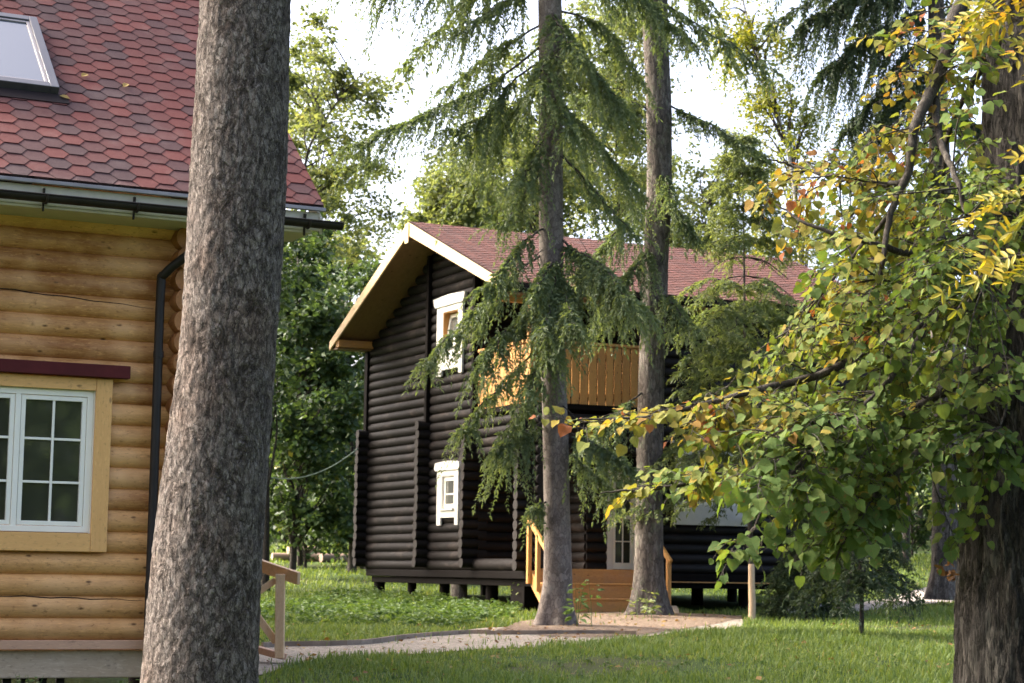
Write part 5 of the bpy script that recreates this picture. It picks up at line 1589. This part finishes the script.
for (x, y, rx, ry, n, tm, ts, d0, d1) in BL:
    for q in range(int(n * 1.38)):
        a = rng.random() * 2 * PI; rr_ = math.sqrt(rng.random())
        c = at(x + rx * rr_ * math.cos(a), y + ry * rr_ * math.sin(a), rng.uniform(d0, d1))
        k = int(np.argmin(np.linalg.norm(LP_ - (c + np.array([.16, 0, .05])), axis=1))); s0 = LP_[k]
        dist = np.linalg.norm(c - s0)
        mid = (s0 + c) / 2 + np.array([0, 0, .10 * dist]) + rng.normal(size=3) * .02
        tw = spline([s0, mid, c], 12)
        T.wood.tube(tw, np.linspace(.0045, .0015, 12), 5, False)
        tc = tm + rng.normal() * ts * .5; scale = rng.uniform(.034, .050) * (1.10 if y > 430 else .92)
        leafy_twig(tw, tc, ts, scale, max(.2, 1 - .34 / max(dist, .05)))
        td = unit(tw[-1] - tw[-4])
        for b_ in range(2):
            o = tw[rng.integers(5, 11)]; sg = 1 if b_ else -1
            dd = unit(td + sg * unit(np.cross(td, [0, -.3, .9])) * rng.uniform(.5, 1.1) + rng.normal(size=3) * .15)
            L = rng.uniform(.09, .20)
            P = spline([o, o + dd * L * .5 + [0, 0, .008], o + dd * L - [0, 0, .03]], 7)
            T.wood.tube(P, np.linspace(.0022, .001, 7), 4, False)
            leafy_twig(P, tc, ts, scale, .15)
pos = np.array(pos); xd = np.array(xd); n = len(pos)
X, Y, Z = frames(n, xd, .12, up=np.array(ups))
T.leaf.scatter(LT, [np.array(tri), np.array(quad)], pos, X, Y, Z, np.array(sc), np.clip(np.array(tt), .05, .99), 0, True)
# crown above and beside the picture, casting its own shade
pos = []
for q in range(75):
    c = np.array([rng.uniform(1.3, 4.4), rng.uniform(7.2, 11), rng.uniform(4.7, 8.6)])
    if c[0] < 2.0 and c[2] < 5.4: continue
    s0 = cp[int(np.argmin(np.linalg.norm(cp - (c - [0, 0, .8]), axis=1)))]
    T.wood.tube(spline([s0, (s0 + c) / 2 + [0, 0, .15], c], 6), np.linspace(.02, .004, 6), 5, False)
    pos.append(c + rng.normal(size=(36, 3)) * .26)
pos = np.concatenate(pos); n = len(pos)
X, Y, Z = frames(n, rng.normal(size=(n, 3)) - [0, 0, .5], .6)
T.leaf.scatter(LT, [np.array(tri), np.array(quad)], pos, X, Y, Z, rng.uniform(.07, .12, n), np.clip(.48 + rng.normal(size=n) * .12, 0, 1), 0, True)
T.done(MT['bark_oak'], MT['linden_leaf'], limbmat=MT['bark_limb'])
# bunch of dead leaves caught on the trunk
m = MB(); c0 = at(949, 574, YR0 - .05)
n = 14
ps = c0 + rng.normal(size=(n, 3)) * [.018, .02, .028]
X, Y, Z = frames(n, rng.normal(size=(n, 3)) - [0, 0, .5], 1.)
m.scatter(LT, [np.array(tri), np.array(quad)], ps, X, Y, Z, rng.uniform(.02, .042, n), rng.uniform(.0, .4, n), 0, True)
m.build('dead_leaf_bunch', MT['dead_leaf'], T.o)

# ---- rowan twigs reaching in from the right --------------------------------
rb = at(1130, 640, 6.6); gb = float(gz(rb[0], 6.6))
T = Tree('rowan_tree', 'rowan with yellow feathery leaves reaching in at the upper right corner', 'tree', (rb[0], rb[1], gb))
T.trunk.tube(spline([(rb[0], rb[1], gb - .05), at(1120, 400, 6.6), at(1125, 100, 6.7), at(1140, -200, 6.7)], 20), np.linspace(.05, .02, 20), 10, False)
RL = []
for px, Ys in (([(1125, 120), (1080, 60), (1030, 25), (985, 12)], [6.65, 6.7, 6.8, 6.9]), ([(1124, 60), (1080, 10), (1030, -15), (990, -20)], [6.65, 6.6, 6.6, 6.7]), ([(1121, 330), (1080, 270), (1035, 255), (985, 262)], [6.6, 6.8, 6.9, 7.0]), ([(1121, 300), (1080, 220), (1040, 200), (1000, 205)], [6.6, 6.5, 6.5, 6.6]), ([(1124, 200), (1080, 150), (1060, 140)], [6.6, 6.5, 6.5])):
    P = spline([at(x, y, Y) for (x, y), Y in zip(px, Ys)], 16); T.wood.tube(P, np.linspace(.012, .003, 16), 6, False); RL.append(P)
pos = []; xd = []; tt = []; sc = []; up = []
for li, P in enumerate(RL):
    for q in range(20 if li < 2 else 11):
        o = P[rng.integers(6, 16)] + rng.normal(size=3) * .01
        dr = unit(np.array([-.6, 0, -.15]) + rng.normal(size=3) * [.6, .6, .35]); L = rng.uniform(.11, .17)
        tone = rng.uniform(.25, .8) if li < 2 else rng.uniform(.1, .7)
        R_ = np.array([o + dr * L * t_ - np.array([0, 0, .05]) * t_ ** 2 for t_ in np.linspace(0, 1, 7)])
        T.wood.tube(R_, .0012, 3, False)
        nn = unit(np.array([0, -.5, .8]) + rng.normal(size=3) * .4); sd = unit(np.cross(dr, nn))
        for k in range(1, 7):
            for sg in (-1, 1):
                pos.append(R_[k]); xd.append(unit(sd * sg + dr * .45 + rng.normal(size=3) * .12)); tt.append(tone + rng.normal() * .08); sc.append(rng.uniform(.042, .06)); up.append(nn)
        pos.append(R_[-1]); xd.append(dr); tt.append(tone); sc.append(.055); up.append(nn)
n = len(pos); X, Y, Z = frames(n, np.array(xd), .15, up=np.array(up))
ST = np.array([(0, 0, 0), (.25, .14, .03), (.65, .15, .02), (1, 0, -.06), (.65, -.15, .02), (.25, -.14, .03)])
T.leaf.scatter(ST, [np.array([[0, 1, 2, 3], [0, 3, 4, 5]])], np.array(pos), X, Y, Z, np.array(sc), np.clip(tt, 0, 1))
T.done(MT['bark_limb'], MT['rowan_leaf'])

# ================================================================== grass and weeds
C2f = lambda x, y: (((x - C2[0]) * UX[0] + (y - C2[1]) * UX[1]), ((x - C2[0]) * NX[0] + (y - C2[1]) * NX[1]))
C1f = lambda x, y: (((x - A1[0]) * UX[0] + (y - A1[1]) * UX[1]), ((x - A1[0]) * NX[0] + (y - A1[1]) * NX[1]))


def free(px, py, pathprob=0.):
    k = np.ones(len(px), bool)
    on = inside(px, py, path_poly) | inside(px, py, road_poly)
    k &= ~on | (rng.random(len(px)) < pathprob)
    k &= ~inside(px, py, dirt_poly) | (rng.random(len(px)) < .05)
    a, b = C1f(px, py); k &= ~((a < 1.6) & (a > -9) & (b > -.05) & (b < 8))
    a, b = C2f(px, py); k &= ~((a > .25) & (a < 8) & (b > .3) & (b < 8.4))
    return k


def lawn_noise(px, py):
    return np.array([noise.noise(Vector((a * .55, b * .28, 0))) + .5 * noise.noise(Vector((a * 1.7, b * .9, 3))) for a, b in zip(px, py)])


px, py = [], []
for n, x0, x1, y0, y1 in ((190000, -6.5, 10, 19, 34), (105000, -10, 15, 34, 48), (68000, -16, 22, 48, 76)):
    a, b = rng.uniform(x0, x1, n), rng.uniform(y0, y1, n)
    px.append(a); py.append(b)
px = np.concatenate(px); py = np.concatenate(py)
k = np.abs(px / py) < .34; px, py = px[k], py[k]
k = free(px, py, .012); px, py = px[k], py[k]
ln = lawn_noise(px, py)
k = rng.random(len(px)) < np.clip(.8 + ln * 1.1, .10, 1); px, py, ln = px[k], py[k], ln[k]
n = len(px)
h = (.03 + .085 * rng.random(n) ** 2.2) * (1 + .7 * ln) * np.interp(py, [20, 34, 50, 76], [1, 1.15, 1.5, 2.2])
w = np.interp(py, [20, 40, 76], [.012, .018, .04])
az = rng.random(n) * 2 * PI
d = np.stack([np.cos(az), np.sin(az), np.zeros(n)], 1)
lean = rng.uniform(.1, .9, n)[:, None] * h[:, None]
P0 = np.stack([px, py, gz(px, py) - .005], 1)
sd = np.stack([-np.sin(az), np.cos(az), np.zeros(n)], 1) * w[:, None] * .5
up = np.array([0, 0, 1.])
V = np.stack([P0 - sd, P0 + sd, P0 + d * lean * .35 + up * h[:, None] * .6 + sd * .8, P0 + d * lean + up * h[:, None], P0 + d * lean * .35 + up * h[:, None] * .6 - sd * .8], 1).reshape(-1, 3)
off = np.arange(n)[:, None] * 5
mb = MB(); mb.add(V, [np.array([[0, 1, 2, 4]]) + off, np.array([[4, 2, 3]]) + off], np.repeat(np.clip(.48 - ln * .22 + rng.normal(size=n) * .20, 0, 1), 5))
tag(mb.build('grass', MT['grass_blade']), 'short uneven lawn grass between the path and the cabins', 'grass', kind='stuff')


def plant_points(p, H, nl, size, r, spread=.5):
    """Leaf positions and directions of one leafy weed."""
    t_ = r.random(nl) ** .8
    az = r.random(nl) * 2 * PI
    d = np.stack([np.cos(az), np.sin(az), r.uniform(-.5, .5, nl)], 1)
    q = p + np.stack([np.cos(az) * spread * .12 * H, np.sin(az) * spread * .12 * H, H * (.12 + .85 * t_)], 1)
    return q, d, size * (1.15 - .5 * t_) * r.uniform(.7, 1.2, nl)


WL = np.array([(0, 0, 0), (.3, .26, .04), (.65, .2, .0), (1, 0, -.16), (.65, -.2, .0), (.3, -.26, .04)])
# tall ground cover before the dark cabin
pos, xd, sc, tt = [], [], [], []
def weeds(n, x0, x1, y0, y1, hmin, hmax, size, poly=None):
    a, b = rng.uniform(x0, x1, n), rng.uniform(y0, y1, n)
    k = free(a, b)
    if poly is not None: k &= inside(a, b, poly)
    for x, y in zip(a[k], b[k]):
        H = rng.uniform(hmin, hmax) * (1 + .6 * noise.noise(Vector((x * .8, y * .5, 9))))
        q, d, s_ = plant_points(np.array([x, y, float(gz(x, y))]), H, rng.integers(10, 18), size, rng)
        pos.append(q); xd.append(d); sc.append(s_); tt.append(np.full(len(q), .48 + rng.normal() * .15) + rng.normal(size=len(q)) * .08)
front = [ground_at(*p)[:2] for p in [(250, 640), (300, 640), (380, 636), (450, 628), (515, 620), (525, 603), (470, 594), (380, 592), (280, 604), (250, 610)]]
weeds(1900, -5.5, .6, 32, 46, .08, .26, .11, front)
weeds(700, -5, 8, 20, 33, .03, .075, .05)
side_ = [ground_at(*p)[:2] for p in [(760, 606), (830, 610), (900, 606), (830, 598), (770, 596)]]
weeds(700, 3.5, 9, 32, 46, .15, .40, .13, side_)
pos = np.concatenate(pos); xd = np.concatenate(xd); sc = np.concatenate(sc); tt = np.concatenate(tt)
X, Y, Z = frames(len(pos), xd, .5)
mb = MB(); mb.scatter(WL, [np.array([[0, 1, 2, 3], [0, 3, 4, 5]])], pos, X, Y, Z, sc, np.clip(tt, 0, 1))
tag(mb.build('ground_cover', MT['weed_leaf']), 'knee high leafy weeds before the dark cabin', 'weeds', kind='stuff')


def weed(label, px, py, H, nl, size, tint, Yd=None):
    g0 = ground_at(px, py) if Yd is None else np.array([at(px, py, Yd)[0], Yd, float(gz(at(px, py, Yd)[0], Yd))])
    o = thing('weed_plant', label, 'plant', g0)
    m = MB(); st = MB()
    for s_ in range(4):
        p = g0 + np.array([rng.normal() * .08 * H / .5, rng.normal() * .08, 0]); hh = H * rng.uniform(.65, 1.05)
        tip = p + [rng.normal() * .06, rng.normal() * .06, hh]
        st.tube([p - [0, 0, .03], (p + tip) / 2 + rng.normal(size=3) * .01, tip], [.007, .005, .002], 5, False)
        q, d, s2 = plant_points(p, hh, nl, size, rng, 1.)
        X, Y, Z = frames(len(q), d, .5)
        m.scatter(WL, [np.array([[0, 1, 2, 3], [0, 3, 4, 5]])], q, X, Y, Z, s2, np.clip(tint + rng.normal(size=len(q)) * .08, 0, 1))
    st.build('stem', MT['weed_leaf'], o); m.build('foliage', MT['weed_leaf'], o)


weed('pale grey green weed by the corner pile left of the slim middle spruce', 520, 611, .75, 16, .16, .97)
weed('green weed growing at the right foot of the slim middle spruce', 576, 618, .75, 16, .15, .62, 32.4)
weed('small pale weed at the foot of the rough barked spruce', 643, 612, .55, 12, .15, .97, 36.9)
weed('leafy weed before the bottom beam of the honey log cabin near the thick trunk', 128, 690, .26, 14, .07, .55, 17.0)
weed('light green upright weed before the bottom beam below the white window', 26, 690, .38, 14, .07, .9, 16.9)
weed('bushy weed right of the upright wooden stake', 785, 606, .75, 22, .17, .6)

# fallen leaves strewn over path and dirt
n = 1500
a, b = rng.uniform(-6, 8, n), rng.uniform(20, 42, n)
k = (inside(a, b, dirt_poly) | inside(a, b, path_poly) | (rng.random(n) < .30)); a, b = a[k], b[k]; n = len(a)
P0 = np.stack([a, b, gz(a, b) + .035], 1)
X, Y, Z = frames(n, rng.normal(size=(n, 3)) * [1, 1, .15], .35)
mb = MB(); mb.scatter(QL * [1, .8, 1], [np.array([[0, 1, 2, 3]])], P0, X, Y, Z, rng.uniform(.05, .10, n), rng.random(n))
tag(mb.build('leaf_litter', MT['dead_leaf']), 'brown fallen leaves strewn on path and dirt', 'leaves', kind='stuff')

# ================================================================== small things
# wooden stake
p = at(752, 615, 36.6); p[2] = float(gz(p[0], 36.6)); q = at(751, 564, 36.6)
o = thing('stake', 'short peeled wooden stake standing in the lawn in front of the dark cabin', 'stake', p)
m = MB(); hgt = q[2] - p[2]
m.tube([p + [0, 0, -.1], p + [.005, 0, hgt * .3], p + [-.01, 0, hgt * .7], p + [-.012, 0, hgt * .97], p + [-.012, 0, hgt]], [.066, .063, .060, .057, .048], 16, True, rfun=bark_r(.08, 0, 2.))
m.build('post', MT['stakewood'], o)
# washing line
a = at(267, 477, 46.0); b = at(358.5, 448, 46.6)
P = np.array([a + (b - a) * t_ - np.array([0, 0, .28]) * 4 * t_ * (1 - t_) for t_ in np.linspace(0, 1, 30)])
m = MB(); m.tube(P, .017, 6)
tag(m.build('rope', MT['rope']), 'pale sagging rope strung from the thin trunk to the dark cabin corner', 'rope')
# felled logs on the far grass
for k, (px_, py_, L, tn, lab) in enumerate(((318, 548, 1.7, .4, 'longest pinkish felled log lying on the sunny grass'), (293, 548, 1.4, .7, 'short felled log at the left end of the far log heap'), (336, 546, 1.1, .35, 'short stubby felled log at the right end of the far log heap'), (305, 542, 1.2, .6, 'felled log resting on top of the far log heap'))):
    p = at(px_, py_, 66.); p[2] = float(gz(p[0], 66.)) + (.13 if k < 3 else .36)
    m = MB(); d = np.array([math.cos(k * .5 - .3), math.sin(k * .9) * .5, 0]); d /= np.linalg.norm(d)
    wob_log(m, p - d * L / 2, p + d * L / 2, .15 - .02 * (k % 2), 900 + k, 14, tn, .12, .2, captint=.95)
    tag(m.build('felled_log', MT['felled']), lab, 'log', 'felled logs on the far grass')
# two pale hollow blocks by the far end of the dark cabin
for k, (px_, lab) in enumerate(((797, 'left one of the two pale concrete blocks under the dark cabin edge'), (820, 'right one of the two pale concrete blocks under the dark cabin edge'))):
    p = at(px_, 592, 40.5); z0 = float(gz(p[0], 40.5))
    m = MB(); frame_ring(m, (p[0] - .17, p[0] + .17), (p[1] - .1, p[1] + .1), (z0 - .02 + .16, z0 + .38), .05, 'y')
    m.box(p[0] - .02, p[0] + .02, p[1] - .095, p[1] + .095, z0 + .18, z0 + .34)
    m.box(p[0] - .2, p[0] + .2, p[1] - .14, p[1] + .14, z0 - .03, z0 + .138)
    tag(m.build('concrete_block', MT['concrete'], bevel=.01), lab, 'block', 'concrete blocks by the dark cabin')
